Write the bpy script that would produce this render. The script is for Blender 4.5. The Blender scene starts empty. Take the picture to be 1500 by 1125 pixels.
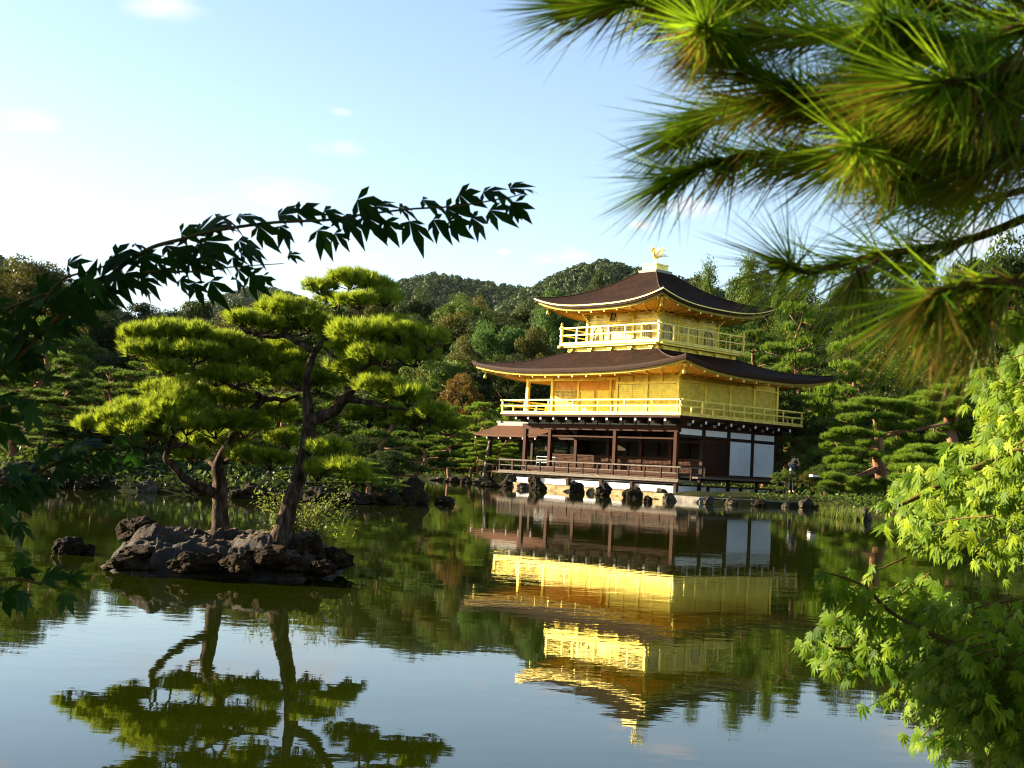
import bpy, bmesh, math, random
import numpy as np
from math import sin, cos, pi, radians as R, sqrt, atan2, tan
from mathutils import Vector, noise as mnoise

sc = bpy.context.scene
COL = sc.collection

# ---------------------------------------------------------------- camera
FPX, ROLL, PITCH, CAMZ = 1893.69, .05067, .0637, 1.0627
cam_d = bpy.data.cameras.new('camera'); cam = bpy.data.objects.new('camera', cam_d); COL.objects.link(cam)
cam_d.sensor_fit = 'HORIZONTAL'; cam_d.sensor_width = 36.0; cam_d.lens = 36.0*FPX/1500.0
cam_d.clip_start = .05; cam_d.clip_end = 6000
cam.location = (0, 0, CAMZ)
_m = (Vector((1, 0, 0)), Vector((0, cos(PITCH), sin(PITCH))), Vector((0, -sin(PITCH), cos(PITCH))))
from mathutils import Matrix
_rx = _m[0]*cos(ROLL) + _m[2]*sin(ROLL)          # right vector of the rolled camera
_up = -_m[0]*sin(ROLL) + _m[2]*cos(ROLL)
cam.matrix_world = Matrix(((_rx.x, _up.x, -_m[1].x, 0), (_rx.y, _up.y, -_m[1].y, 0), (_rx.z, _up.z, -_m[1].z, CAMZ), (0, 0, 0, 1)))
cam_d.dof.use_dof = True; cam_d.dof.focus_distance = 30.0; cam_d.dof.aperture_fstop = cam_d.lens/2.3
sc.camera = cam
sc.render.resolution_x = 1024; sc.render.resolution_y = 768

# ---------------------------------------------------------------- sun, sky, exposure
SUN_AZ, SUN_EL = R(-71.3), R(18)
sun_dir = Vector((sin(SUN_AZ)*cos(SUN_EL), cos(SUN_AZ)*cos(SUN_EL), sin(SUN_EL)))
sd = bpy.data.lights.new('sun', 'SUN'); sd.energy = 5.0; sd.angle = R(.55); sd.color = (1.0, .84, .60)
so = bpy.data.objects.new('sun', sd); COL.objects.link(so); so.rotation_euler = sun_dir.to_track_quat('Z', 'Y').to_euler()
world = bpy.data.worlds.new("World"); sc.world = world; world.use_nodes = True
sc.view_settings.view_transform = 'Standard'; sc.view_settings.look = 'None'; sc.view_settings.gamma = 1
sc.view_settings.exposure = 2.35
sc.render.engine = 'CYCLES'; sc.cycles.use_denoising = True
sc.cycles.max_bounces = 8; sc.cycles.diffuse_bounces = 3; sc.cycles.glossy_bounces = 4; sc.cycles.transmission_bounces = 4
sc.cycles.caustics_reflective = False; sc.cycles.caustics_refractive = False
sc.cycles.filter_width = 1.1
sc.cycles.sample_clamp_indirect = 6.0

def build_sky():
    nt = world.node_tree; nt.nodes.clear(); N = nt.nodes.new; L = nt.links.new
    out = N('ShaderNodeOutputWorld'); bg = N('ShaderNodeBackground'); L(bg.outputs[0], out.inputs[0])
    sky = N('ShaderNodeTexSky'); sky.sky_type = 'NISHITA'; sky.sun_disc = False
    sky.sun_elevation = SUN_EL; sky.sun_rotation = SUN_AZ % (2*pi); sky.air_density = 1.0; sky.dust_density = .25; sky.ozone_density = 1.0
    bg.inputs[1].default_value = .056
    tc = N('ShaderNodeTexCoord')
    mp = N('ShaderNodeMapping'); mp.inputs['Scale'].default_value = (1, 1, 3.2); L(tc.outputs['Generated'], mp.inputs[0])
    n1 = N('ShaderNodeTexNoise'); n1.inputs['Scale'].default_value = 11.0; n1.inputs['Detail'].default_value = 9; n1.inputs['Roughness'].default_value = .62
    n1.inputs['Distortion'].default_value = .4; L(mp.outputs[0], n1.inputs[0])
    tot = None
    # soft cloud banks: (direction of the bank, angular size, strength)
    for (px, py, w, s) in CLOUDS:
        d = ray(px, py); d = d/np.linalg.norm(d)
        sub = N('ShaderNodeVectorMath'); sub.operation = 'SUBTRACT'; L(tc.outputs['Generated'], sub.inputs[0]); sub.inputs[1].default_value = tuple(d)
        sca = N('ShaderNodeVectorMath'); sca.operation = 'MULTIPLY'; L(sub.outputs[0], sca.inputs[0]); sca.inputs[1].default_value = (1/w, 1/w, 2.6/w)
        le = N('ShaderNodeVectorMath'); le.operation = 'LENGTH'; L(sca.outputs[0], le.inputs[0])
        mr = N('ShaderNodeMapRange'); mr.interpolation_type = 'SMOOTHSTEP'; L(le.outputs['Value'], mr.inputs[0])
        mr.inputs[1].default_value = 1.0; mr.inputs[2].default_value = 0.0; mr.inputs[3].default_value = 0.0; mr.inputs[4].default_value = s
        if tot is None: tot = mr.outputs[0]
        else:
            a = N('ShaderNodeMath'); a.operation = 'MAXIMUM'; L(tot, a.inputs[0]); L(mr.outputs[0], a.inputs[1]); tot = a.outputs[0]
    # cloud = smoothstep(noise + bank - .9)
    ad = N('ShaderNodeMath'); ad.operation = 'ADD'; L(n1.outputs[0], ad.inputs[0]); L(tot, ad.inputs[1])
    cl = N('ShaderNodeMapRange'); cl.interpolation_type = 'SMOOTHSTEP'; L(ad.outputs[0], cl.inputs[0])
    cl.inputs[1].default_value = .70; cl.inputs[2].default_value = 1.2; cl.inputs[3].default_value = 0; cl.inputs[4].default_value = .8
    mx = N('ShaderNodeMix'); mx.data_type = 'RGBA'; L(cl.outputs[0], mx.inputs[0]); L(sky.outputs[0], mx.inputs[6]); mx.inputs[7].default_value = (4.3, 4.2, 4.2, 1)
    hs = N('ShaderNodeHueSaturation'); hs.inputs['Saturation'].default_value = 1.0; L(mx.outputs[2], hs.inputs['Color'])
    tn = N('ShaderNodeVectorMath'); tn.operation = 'MULTIPLY'; tn.inputs[1].default_value = (1.0, .972, .99); L(hs.outputs[0], tn.inputs[0]); L(tn.outputs[0], bg.inputs[0])

# ---------------------------------------------------------------- photo pixel -> world helpers
def ray(px, py):
    a, b = px-750, py-562.5
    u = a*cos(ROLL)+b*sin(ROLL); v = -a*sin(ROLL)+b*cos(ROLL)
    x, z = u/FPX, -v/FPX
    return np.array([x, cos(PITCH)-z*sin(PITCH), sin(PITCH)+z*cos(PITCH)])
def at(px, py, Y):
    d = ray(px, py); return Vector(np.array([0, 0, CAMZ])+d*Y/d[1])
def onplane(px, py, z=0.):
    d = ray(px, py); return Vector(np.array([0, 0, CAMZ])+d*(z-CAMZ)/d[2])
CLOUDS = [(340, 330, .13, .42), (430, 285, .10, .48), (480, 375, .10, .42), (505, 217, .035, .52), (470, 218, .03, .42), (835, 373, .045, .52), (800, 378, .03, .44), (1010, 300, .05, .48), (240, 8, .06, .50), (30, 175, .07, .44), (1400, 350, .12, .48), (500, 165, .02, .46), (940, 330, .02, .46), (740, 368, .02, .44)]
build_sky()

# ---------------------------------------------------------------- mesh helpers
def link(name, me, mat=None, parent=None):
    o = bpy.data.objects.new(name, me); COL.objects.link(o)
    if mat is not None: me.materials.append(mat)
    if parent is not None: o.parent = parent
    return o
def tag(o, label=None, cat=None, group=None, kind=None):
    if label: o['label'] = label
    if cat: o['category'] = cat
    if group: o['group'] = group
    if kind: o['kind'] = kind
    return o
def empty(name, loc=(0, 0, 0), rz=0.):
    o = bpy.data.objects.new(name, None); COL.objects.link(o); o.location = loc; o.rotation_euler = (0, 0, rz); o.empty_display_size = .1
    return o
def copy_tree(o, parent=None):
    c = o.copy(); COL.objects.link(c)
    if parent is not None: c.parent = parent
    for ch in list(o.children): copy_tree(ch, c)
    return c
def np_mesh(name, V, F, smooth=False):
    """V (n,3) array; F (m,k) array of equal-sized faces"""
    V = np.ascontiguousarray(V, np.float32); F = np.ascontiguousarray(F, np.int32)
    me = bpy.data.meshes.new(name)
    me.vertices.add(len(V)); me.vertices.foreach_set('co', V.ravel())
    k = F.shape[1]
    me.loops.add(F.size); me.loops.foreach_set('vertex_index', F.ravel())
    me.polygons.add(len(F)); me.polygons.foreach_set('loop_start', np.arange(0, F.size, k, dtype=np.int32))
    if smooth: me.polygons.foreach_set('use_smooth', np.ones(len(F), bool))
    me.update(calc_edges=True)
    return me
def set_tint(me, T):
    a = me.attributes.new('tint', 'FLOAT', 'POINT'); a.data.foreach_set('value', np.ascontiguousarray(T, np.float32))
class MB:
    """collects boxes, bars, tubes and polygons into one mesh"""
    def __init__(s): s.v = []; s.f = []; s.sm = []
    def add(s, vs, fs, smooth=False):
        b = len(s.v); s.v += [tuple(p) for p in vs]
        for f in fs: s.f.append([b+i for i in f]); s.sm.append(smooth)
    def box(s, x0, x1, y0, y1, z0, z1):
        if x0 > x1: x0, x1 = x1, x0
        if y0 > y1: y0, y1 = y1, y0
        if z0 > z1: z0, z1 = z1, z0
        s.add([(x0, y0, z0), (x1, y0, z0), (x1, y1, z0), (x0, y1, z0), (x0, y0, z1), (x1, y0, z1), (x1, y1, z1), (x0, y1, z1)],
              [(0, 3, 2, 1), (4, 5, 6, 7), (0, 1, 5, 4), (1, 2, 6, 5), (2, 3, 7, 6), (3, 0, 4, 7)])
    def bar(s, p, q, w, h=None):
        p, q = Vector(p), Vector(q); h = h or w; d = (q-p).normalized()
        up = Vector((0, 0, 1)) if abs(d.z) < .95 else Vector((0, 1, 0))
        r = d.cross(up).normalized()*w/2; u = r.cross(d).normalized()*h/2
        vs = [e+a*r+b*u for e in (p, q) for a, b in ((-1, -1), (1, -1), (1, 1), (-1, 1))]
        s.add(vs, [(3, 2, 1, 0), (4, 5, 6, 7), (0, 1, 5, 4), (1, 2, 6, 5), (2, 3, 7, 6), (3, 0, 4, 7)])
    def tube(s, pts, rad, n=8, wob=0., seed=0, cap=True):
        pts = [Vector(p) for p in pts]; rs = rad if hasattr(rad, '__len__') else [rad]*len(pts); rng = random.Random(seed)
        vs = []; fs = []; ref = Vector((.3, .2, 1)).normalized(); prev = None
        for i, p in enumerate(pts):
            d = (pts[min(i+1, len(pts)-1)]-pts[max(i-1, 0)]).normalized()
            if prev is None:
                r = d.cross(Vector((0, 1, .1)) if abs(d.y) < .9 else Vector((1, 0, 0))).normalized()
            else:
                r = (prev-d*prev.dot(d)).normalized()
            prev = r; u = d.cross(r)
            for k in range(n):
                a = 2*pi*k/n; rr = rs[i]*(1+wob*(rng.random()-.5)*2)
                vs.append(p+(r*cos(a)+u*sin(a))*rr)
        for i in range(len(pts)-1):
            for k in range(n): fs.append((i*n+k, i*n+(k+1) % n, (i+1)*n+(k+1) % n, (i+1)*n+k))
        if cap: fs.append(tuple(range(n-1, -1, -1))); fs.append(tuple((len(pts)-1)*n+k for k in range(n)))
        s.add(vs, fs, True)
    def lathe(s, c, prof, n=12):
        c = Vector(c); vs = []; fs = []
        for r, z in prof:
            for k in range(n): vs.append(c+Vector((r*cos(2*pi*k/n), r*sin(2*pi*k/n), z)))
        for i in range(len(prof)-1):
            for k in range(n): fs.append((i*n+k, i*n+(k+1) % n, (i+1)*n+(k+1) % n, (i+1)*n+k))
        s.add(vs, fs, True)
    def mesh(s, name):
        me = bpy.data.meshes.new(name); me.from_pydata(s.v, [], s.f); me.polygons.foreach_set('use_smooth', s.sm); me.update(); return me
    def build(s, name, mat, parent=None): return link(name, s.mesh(name), mat, parent)
def smooth_path(pts, sub=5):
    """Catmull-Rom through points"""
    P = [np.array(p, float) for p in pts]; P = [2*P[0]-P[1]]+P+[2*P[-1]-P[-2]]; out = []
    for i in range(1, len(P)-2):
        for k in range(sub):
            t = k/sub; a, b, c, d = P[i-1], P[i], P[i+1], P[i+2]
            out.append(.5*((2*b)+(-a+c)*t+(2*a-5*b+4*c-d)*t*t+(-a+3*b-3*c+d)*t**3))
    out.append(P[-2]); return out

# ---------------------------------------------------------------- materials
def mat_new(name):
    m = bpy.data.materials.new(name); m.use_nodes = True; nt = m.node_tree
    return m, nt, nt.nodes['Principled BSDF'], nt.nodes['Material Output']
def ramp(nt, fac, stops):
    r = nt.nodes.new('ShaderNodeValToRGB'); e = r.color_ramp.elements
    while len(e) < len(stops): e.new(.5)
    for el, (p, c) in zip(e, stops): el.position = p; el.color = (*c, 1)
    nt.links.new(fac, r.inputs[0]); return r.outputs[0]
def noise_tex(nt, scale, detail=6, rough=.6, vec=None, stretch=None, coord='Object', dist=0.):
    tc = nt.nodes.new('ShaderNodeTexCoord'); n = nt.nodes.new('ShaderNodeTexNoise')
    n.inputs['Scale'].default_value = scale; n.inputs['Detail'].default_value = detail; n.inputs['Roughness'].default_value = rough; n.inputs['Distortion'].default_value = dist
    src = tc.outputs[coord]
    if stretch:
        mp = nt.nodes.new('ShaderNodeMapping'); mp.inputs['Scale'].default_value = stretch; nt.links.new(src, mp.inputs[0]); src = mp.outputs[0]
    nt.links.new(src, n.inputs['Vector']); return n.outputs[0]
def bump(nt, bs, h, strength=.5, dist=.02):
    b = nt.nodes.new('ShaderNodeBump'); b.inputs['Strength'].default_value = strength; b.inputs['Distance'].default_value = dist
    nt.links.new(h, b.inputs['Height']); nt.links.new(b.outputs[0], bs.inputs['Normal']); return b
def surface(name, stops, scale=8, rough=.7, stretch=None, metallic=0., bstr=.4, bdist=.01, spec=.06, detail=6):
    m, nt, bs, out = mat_new(name)
    n = noise_tex(nt, scale, detail, .62, stretch=stretch)
    nt.links.new(ramp(nt, n, stops), bs.inputs['Base Color'])
    bs.inputs['Roughness'].default_value = rough; bs.inputs['Metallic'].default_value = metallic; bs.inputs['Specular IOR Level'].default_value = spec
    if bstr: bump(nt, bs, n, bstr, bdist)
    return m
def foliage(name, dark, mid, light, trans=.4, tcol=None, rough=.5, island=True, spec=.08, nscale=1.2, tw=1.0):
    m, nt, bs, out = mat_new(name); N = nt.nodes.new; L = nt.links.new
    g = N('ShaderNodeNewGeometry'); oi = N('ShaderNodeObjectInfo')
    n = noise_tex(nt, nscale, 3, .5)
    at_ = N('ShaderNodeAttribute'); at_.attribute_name = 'tint'
    a0 = N('ShaderNodeMath'); a0.operation = 'MULTIPLY_ADD'; L(at_.outputs['Fac'], a0.inputs[0]); a0.inputs[1].default_value = .45
    a = N('ShaderNodeMath'); a.operation = 'MULTIPLY_ADD'; L(g.outputs['Random Per Island'], a.inputs[0]); a.inputs[1].default_value = .30
    b = N('ShaderNodeMath'); b.operation = 'MULTIPLY'; L(n, b.inputs[0]); b.inputs[1].default_value = .25; L(b.outputs[0], a0.inputs[2]); L(a0.outputs[0], a.inputs[2])
    c = N('ShaderNodeMath'); c.operation = 'MULTIPLY_ADD'; L(oi.outputs['Random'], c.inputs[0]); c.inputs[1].default_value = .3; c.inputs[2].default_value = -.15
    d = N('ShaderNodeMath'); d.operation = 'ADD'; L(a.outputs[0], d.inputs[0]); L(c.outputs[0], d.inputs[1])
    col = ramp(nt, d.outputs[0], [(.15, dark), (.5, mid), (.85, light)])
    L(col, bs.inputs['Base Color']); bs.inputs['Roughness'].default_value = rough; bs.inputs['Specular IOR Level'].default_value = spec
    t = N('ShaderNodeBsdfTranslucent')
    if tcol:
        mx = N('ShaderNodeMix'); mx.data_type = 'RGBA'; mx.inputs[0].default_value = .6; L(col, mx.inputs[6]); mx.inputs[7].default_value = (*tcol, 1); L(mx.outputs[2], t.inputs[0])
    else: L(col, t.inputs[0])
    mix = N('ShaderNodeMixShader'); mix.inputs[0].default_value = trans; L(bs.outputs[0], mix.inputs[1]); L(t.outputs[0], mix.inputs[2]); L(mix.outputs[0], out.inputs[0])
    return m

def gold(name, base, metallic=.55, rough=.42, lines=0., axis='z', lum=.0):
    m, nt, bs, out = mat_new(name); N = nt.nodes.new; L = nt.links.new
    n = noise_tex(nt, 3.0, 5, .6)
    c = [tuple(x*k for x in base) for k in (.70, 1.0)]
    L(ramp(nt, n, [(.34, c[0]), (.6, c[1])]), bs.inputs['Base Color'])
    bs.inputs['Metallic'].default_value = metallic; bs.inputs['Roughness'].default_value = rough
    n2 = noise_tex(nt, 25, 4, .6)
    if lines:
        tc = N('ShaderNodeTexCoord'); w = N('ShaderNodeTexWave'); w.wave_type = 'BANDS'; w.bands_direction = 'Z'; w.wave_profile = 'SAW'
        w.inputs['Scale'].default_value = lines; w.inputs['Distortion'].default_value = .15; L(tc.outputs['Object'], w.inputs[0])
        bump(nt, bs, w.outputs[1], .7, .02)
        sm = N('ShaderNodeMapRange'); L(w.outputs[1], sm.inputs[0]); sm.inputs[1].default_value = .0; sm.inputs[2].default_value = .22; sm.inputs[3].default_value = .78; sm.inputs[4].default_value = 1.0
        vm = N('ShaderNodeVectorMath'); vm.operation = 'SCALE'; L(bs.inputs['Base Color'].links[0].from_socket, vm.inputs[0]); L(sm.outputs[0], vm.inputs['Scale']); L(vm.outputs[0], bs.inputs['Base Color'])
    else: bump(nt, bs, n2, .25, .006)
    return m

M = {}
M['gold'] = gold('gold_leaf', (.97, .74, .10))
M['goldwall'] = gold('gold_leaf_boards', (.97, .76, .11), lines=2.7)
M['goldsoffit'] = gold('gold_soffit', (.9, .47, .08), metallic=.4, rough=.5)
M['goldshade'] = gold('shade_darkened_gold', (.42, .30, .03), metallic=.35, rough=.5)  # gold darkened in its colour for the shade under eaves and in window arches
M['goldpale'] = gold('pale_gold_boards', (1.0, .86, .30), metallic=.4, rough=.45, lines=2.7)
M['goldlight'] = gold('gold_rail', (1.0, .79, .17), metallic=.4, rough=.4)
M['darkwood'] = surface('dark_timber', [(.3, (.018, .010, .006)), (.7, (.05, .026, .014))], 6, .6, stretch=(1, 1, 6), bstr=.2)
M['redwood'] = surface('red_brown_timber', [(.3, (.020, .0055, .002)), (.7, (.056, .016, .005))], 5, .55, stretch=(3, 3, .6), bstr=.2)
M['greywood'] = surface('weathered_timber', [(.3, (.07, .056, .043)), (.7, (.22, .19, .15))], 7, .7, stretch=(.8, 3, 3), bstr=.3)
M['deckwood'] = surface('deck_boards', [(.3, (.045, .022, .011)), (.7, (.11, .058, .032))], 6, .6, stretch=(.5, 9, 3), bstr=.3)
M['plaster'] = surface('white_plaster', [(.3, (.74, .74, .73)), (.7, (.84, .84, .82))], 3, .85, bstr=.1)
M['cream'] = surface('cream_plaster', [(.3, (.55, .52, .42)), (.7, (.68, .65, .54))], 3, .85, bstr=.1)
M['whitetip'] = surface('white_painted_end', [(.3, (.7, .68, .62)), (.7, (.82, .8, .75))], 6, .7, bstr=0)
M['bark_roof'] = surface('cypress_bark_shingle', [(.32, (.030, .016, .010)), (.5, (.075, .036, .020)), (.72, (.14, .065, .034))], 9, .85, stretch=(1, 1, 7), bstr=.9, bdist=.03, spec=.2, detail=9)
def roof_bark():
    m, nt, bs, out = mat_new('cypress_bark_shingle'); L = nt.links.new
    big = noise_tex(nt, 1.1, 6, .65); fine = noise_tex(nt, 26, 5, .75, stretch=(1, 1, 3)); med = noise_tex(nt, 6, 5, .7, stretch=(1, 1, 4))
    a = nt.nodes.new('ShaderNodeMath'); a.operation = 'MULTIPLY_ADD'; L(fine, a.inputs[0]); a.inputs[1].default_value = .45; b = nt.nodes.new('ShaderNodeMath'); b.operation = 'MULTIPLY_ADD'; L(med, b.inputs[0]); b.inputs[1].default_value = .3
    c = nt.nodes.new('ShaderNodeMath'); c.operation = 'MULTIPLY'; L(big, c.inputs[0]); c.inputs[1].default_value = .25; L(c.outputs[0], b.inputs[2]); L(b.outputs[0], a.inputs[2])
    L(ramp(nt, a.outputs[0], [(.39, (.005, .0025, .0016)), (.47, (.014, .006, .003)), (.54, (.034, .013, .0055)), (.64, (.085, .032, .012))]), bs.inputs['Base Color'])
    bs.inputs['Roughness'].default_value = .9; bs.inputs['Specular IOR Level'].default_value = .08; bump(nt, bs, a.outputs[0], 1.0, .08); return m
M['bark_roof'] = roof_bark()
M['bark_edge'] = surface('shingle_edge', [(.3, (.02, .011, .007)), (.7, (.06, .026, .014))], 5, .8, stretch=(1, 1, 14), bstr=.6, bdist=.02, spec=.2)
M['porch_roof'] = surface('red_bark_shingle', [(.3, (.045, .016, .005)), (.7, (.13, .050, .014))], 7, .8, stretch=(1, 1, 5), bstr=.7, bdist=.02, spec=.2)
M['ridge'] = surface('lead_ridge', [(.3, (.2, .19, .17)), (.7, (.36, .34, .3))], 6, .6, bstr=.3)
M['granite'] = surface('tan_granite', [(.28, (.07, .048, .022)), (.5, (.19, .14, .07)), (.72, (.32, .25, .14))], 2.5, .9, bstr=.7, bdist=.03)
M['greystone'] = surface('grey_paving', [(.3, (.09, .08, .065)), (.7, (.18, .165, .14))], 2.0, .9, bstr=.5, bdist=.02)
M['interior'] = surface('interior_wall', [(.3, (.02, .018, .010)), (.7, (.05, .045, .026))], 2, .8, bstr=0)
M['lattice'] = surface('red_lattice_wood', [(.3, (.045, .018, .008)), (.7, (.10, .045, .022))], 5, .6, bstr=.1)
M['window'] = surface('lattice_pane', [(.3, (.38, .32, .19)), (.7, (.55, .48, .31))], 4, .7, bstr=0)
M['doorred'] = surface('dark_red_door', [(.3, (.035, .012, .008)), (.7, (.08, .026, .015))], 5, .5, stretch=(3, 3, .5), bstr=.2)
M['bark'] = surface('pine_bark', [(.34, (.012, .008, .005)), (.5, (.045, .029, .019)), (.7, (.13, .09, .062))], 22, .9, stretch=(1, 1, .35), bstr=1.0, bdist=.03)
M['barkred'] = surface('red_pine_bark', [(.3, (.09, .045, .025)), (.7, (.30, .16, .09))], 3, .9, stretch=(1, 1, .4), bstr=1.0, bdist=.05)
M['barkgrey'] = surface('pale_bark', [(.3, (.09, .08, .06)), (.7, (.30, .27, .21))], 3, .9, stretch=(1, 1, .4), bstr=.8, bdist=.04)
M['twig'] = surface('twig_bark', [(.3, (.06, .03, .012)), (.7, (.17, .09, .03))], 60, .8, bstr=.3, bdist=.002)
M['mapletwig'] = surface('maple_twig', [(.3, (.07, .045, .012)), (.7, (.14, .10, .03))], 60, .7, bstr=.2, bdist=.002)
def rock_mat(name, a, b, c, lich, scale=5):
    m, nt, bs, out = mat_new(name); L = nt.links.new
    n = noise_tex(nt, scale, 10, .68); n2 = noise_tex(nt, scale*.7, 6, .7, dist=.6)
    base = ramp(nt, n, [(.32, a), (.55, b), (.80, c)])
    mx = nt.nodes.new('ShaderNodeMix'); mx.data_type = 'RGBA'; mr = nt.nodes.new('ShaderNodeMapRange'); L(n2, mr.inputs[0]); mr.inputs[1].default_value = .56; mr.inputs[2].default_value = .66; mr.inputs[4].default_value = .75
    L(mr.outputs[0], mx.inputs[0]); L(base, mx.inputs[6]); mx.inputs[7].default_value = (*lich, 1); L(mx.outputs[2], bs.inputs['Base Color'])
    bs.inputs['Roughness'].default_value = .85; bs.inputs['Specular IOR Level'].default_value = .06; bump(nt, bs, n, .9, .035); return m
M['rock'] = rock_mat('dark_rock', (.007, .0048, .0028), (.019, .013, .007), (.065, .047, .026), (.032, .027, .006))
M['rockpale'] = rock_mat('pale_rock', (.012, .010, .008), (.06, .05, .036), (.22, .19, .14), (.09, .075, .03))
M['rockbrown'] = rock_mat('islet_rock', (.005, .0028, .0012), (.021, .0115, .0045), (.075, .044, .017), (.040, .031, .004), 13)
M['litter'] = surface('pine_litter_soil', [(.3, (.05, .035, .015)), (.5, (.10, .07, .025)), (.72, (.22, .12, .05))], 22, .95, bstr=.8, bdist=.02)
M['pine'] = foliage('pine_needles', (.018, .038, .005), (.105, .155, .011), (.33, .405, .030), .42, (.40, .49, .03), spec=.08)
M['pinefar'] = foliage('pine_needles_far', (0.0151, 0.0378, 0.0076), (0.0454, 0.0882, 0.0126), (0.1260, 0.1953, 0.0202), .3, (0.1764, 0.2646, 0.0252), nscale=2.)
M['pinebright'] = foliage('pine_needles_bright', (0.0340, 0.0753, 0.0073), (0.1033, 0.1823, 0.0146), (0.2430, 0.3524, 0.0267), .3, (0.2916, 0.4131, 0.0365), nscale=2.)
M['leafdark'] = foliage('dark_leaf', (0.0087, 0.0176, 0.0039), (0.0235, 0.0391, 0.0068), (0.0606, 0.0802, 0.0117), .25, (0.0880, 0.1173, 0.0146), nscale=3.)
M['leafgreen'] = foliage('green_leaf', (0.0152, 0.0351, 0.0070), (0.0421, 0.0772, 0.0117), (0.0994, 0.1521, 0.0187), .3, (0.1638, 0.2223, 0.0234), nscale=3.)
M['leafolive'] = foliage('olive_leaf', (0.0209, 0.0247, 0.0047), (0.0551, 0.0570, 0.0085), (0.1235, 0.1187, 0.0171), .3, (0.1710, 0.1615, 0.0190), nscale=3.)
M['leaforange'] = foliage('orange_leaf', (.035, .030, .006), (.105, .068, .010), (.23, .14, .018), .3, (.26, .15, .02), nscale=3.)
M['leaffresh'] = foliage('fresh_green_leaf', (0.0170, 0.0425, 0.0085), (0.0442, 0.0935, 0.0170), (0.0935, 0.1700, 0.0255), .3, (0.1190, 0.2210, 0.0340), nscale=3.)
M['leafyellow'] = foliage('shrub_leaf', (0.0340, 0.0553, 0.0068), (0.0935, 0.1360, 0.0119), (0.1955, 0.2550, 0.0255), .4, (0.2380, 0.2805, 0.0340), nscale=3.)
M['maple'] = foliage('maple_leaf', (.024, .060, .003), (.080, .150, .006), (.225, .295, .013), .38, (.21, .30, .011), nscale=6.)
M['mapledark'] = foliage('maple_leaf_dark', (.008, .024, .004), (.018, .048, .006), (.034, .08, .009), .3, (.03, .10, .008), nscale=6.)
M['needle'] = foliage('long_pine_needle', (0.0350, 0.1000, 0.0063), (0.1187, 0.2500, 0.0100), (0.3875, 0.4750, 0.0275), .38, (0.3750, 0.5750, 0.0150), rough=.4, nscale=9.)
M['needledry'] = foliage('dry_pine_needle', (.13, .085, .012), (.25, .17, .02), (.36, .27, .05), .3, (.36, .24, .03), rough=.5, nscale=9.)
M['reed'] = foliage('reed_blade', (0.0600, 0.0800, 0.0100), (0.1250, 0.1600, 0.0200), (0.2250, 0.2500, 0.0500), .3, nscale=9.)
M['skin'] = surface('skin', [(.3, (.55, .33, .22)), (.7, (.62, .39, .27))], 20, .5, bstr=0)
M['hair'] = surface('black_hair', [(.3, (.01, .008, .007)), (.7, (.025, .02, .016))], 40, .5, bstr=0)
M['shirt'] = surface('dark_patterned_shirt', [(.46, (.02, .025, .04)), (.54, (.55, .55, .6))], 7, .8, bstr=0)
M['trousers'] = surface('dark_trousers', [(.3, (.015, .015, .02)), (.7, (.03, .03, .04))], 9, .8, bstr=0)
M['hillforest'] = foliage('haze_blue_hill_leaf', (0.0140, 0.0350, 0.0154), (0.0385, 0.0665, 0.0238), (0.0840, 0.1050, 0.0315), .15, (0.0700, 0.0980, 0.0280), nscale=.02)  # bluish leaf colour carries the distance haze of the far hills
M['whitepaint'] = surface('pale_metal', [(.3, (.5, .5, .46)), (.7, (.62, .62, .58))], 9, .5, bstr=0)

# ---------------------------------------------------------------- pond, islands and terrain
POND = [(4.5, 3.2), (2.2, 2.3), (-1.2, 2.4), (-6, 2.6), (-14, 4), (-26, 12), (-34, 28), (-36, 50), (-32, 72), (-20, 84), (-9, 85), (-4.4, 80.6), (-2.1, 76.1), (-.3, 69.3), (1.9, 63.6), (3.6, 60.2),
        (5.0, 57.0), (6.6, 54.0), (7.9, 51.4), (9.85, 51.9), (12.1, 53.2), (12.9, 51.5), (12.8, 47.5), (13.2, 42), (14.5, 36), (15.2, 28), (13.5, 18), (9.5, 9), (6.5, 4.6)]
ISLE = [(-11.6, 31.5), (-10.6, 32.0), (-9.2, 31.2), (-8.0, 30.9), (-6.7, 30.8), (-5.2, 30.5), (-3.8, 30.8), (-2.5, 31.8), (-2.0, 34.2), (-3.0, 38), (-6, 43), (-11, 46), (-18, 45), (-24, 40), (-22, 34), (-16, 32)]
def sdf(poly, X, Y):
    """signed distance, negative inside"""
    P = np.array(poly, float); n = len(P); d = np.full(X.shape, 1e9); ins = np.zeros(X.shape, bool)
    for i in range(n):
        a, b = P[i], P[(i+1) % n]; e = b-a; wx, wy = X-a[0], Y-a[1]
        t = np.clip((wx*e[0]+wy*e[1])/(e@e), 0, 1); d = np.minimum(d, (wx-e[0]*t)**2+(wy-e[1]*t)**2)
        c = ((a[1] <= Y) & (b[1] > Y)) | ((b[1] <= Y) & (a[1] > Y))
        with np.errstate(divide='ignore', invalid='ignore'): xi = a[0]+(Y-a[1])/(b[1]-a[1])*e[0]
        ins ^= c & (X < xi)
    d = np.sqrt(d); return np.where(ins, -d, d)
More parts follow.
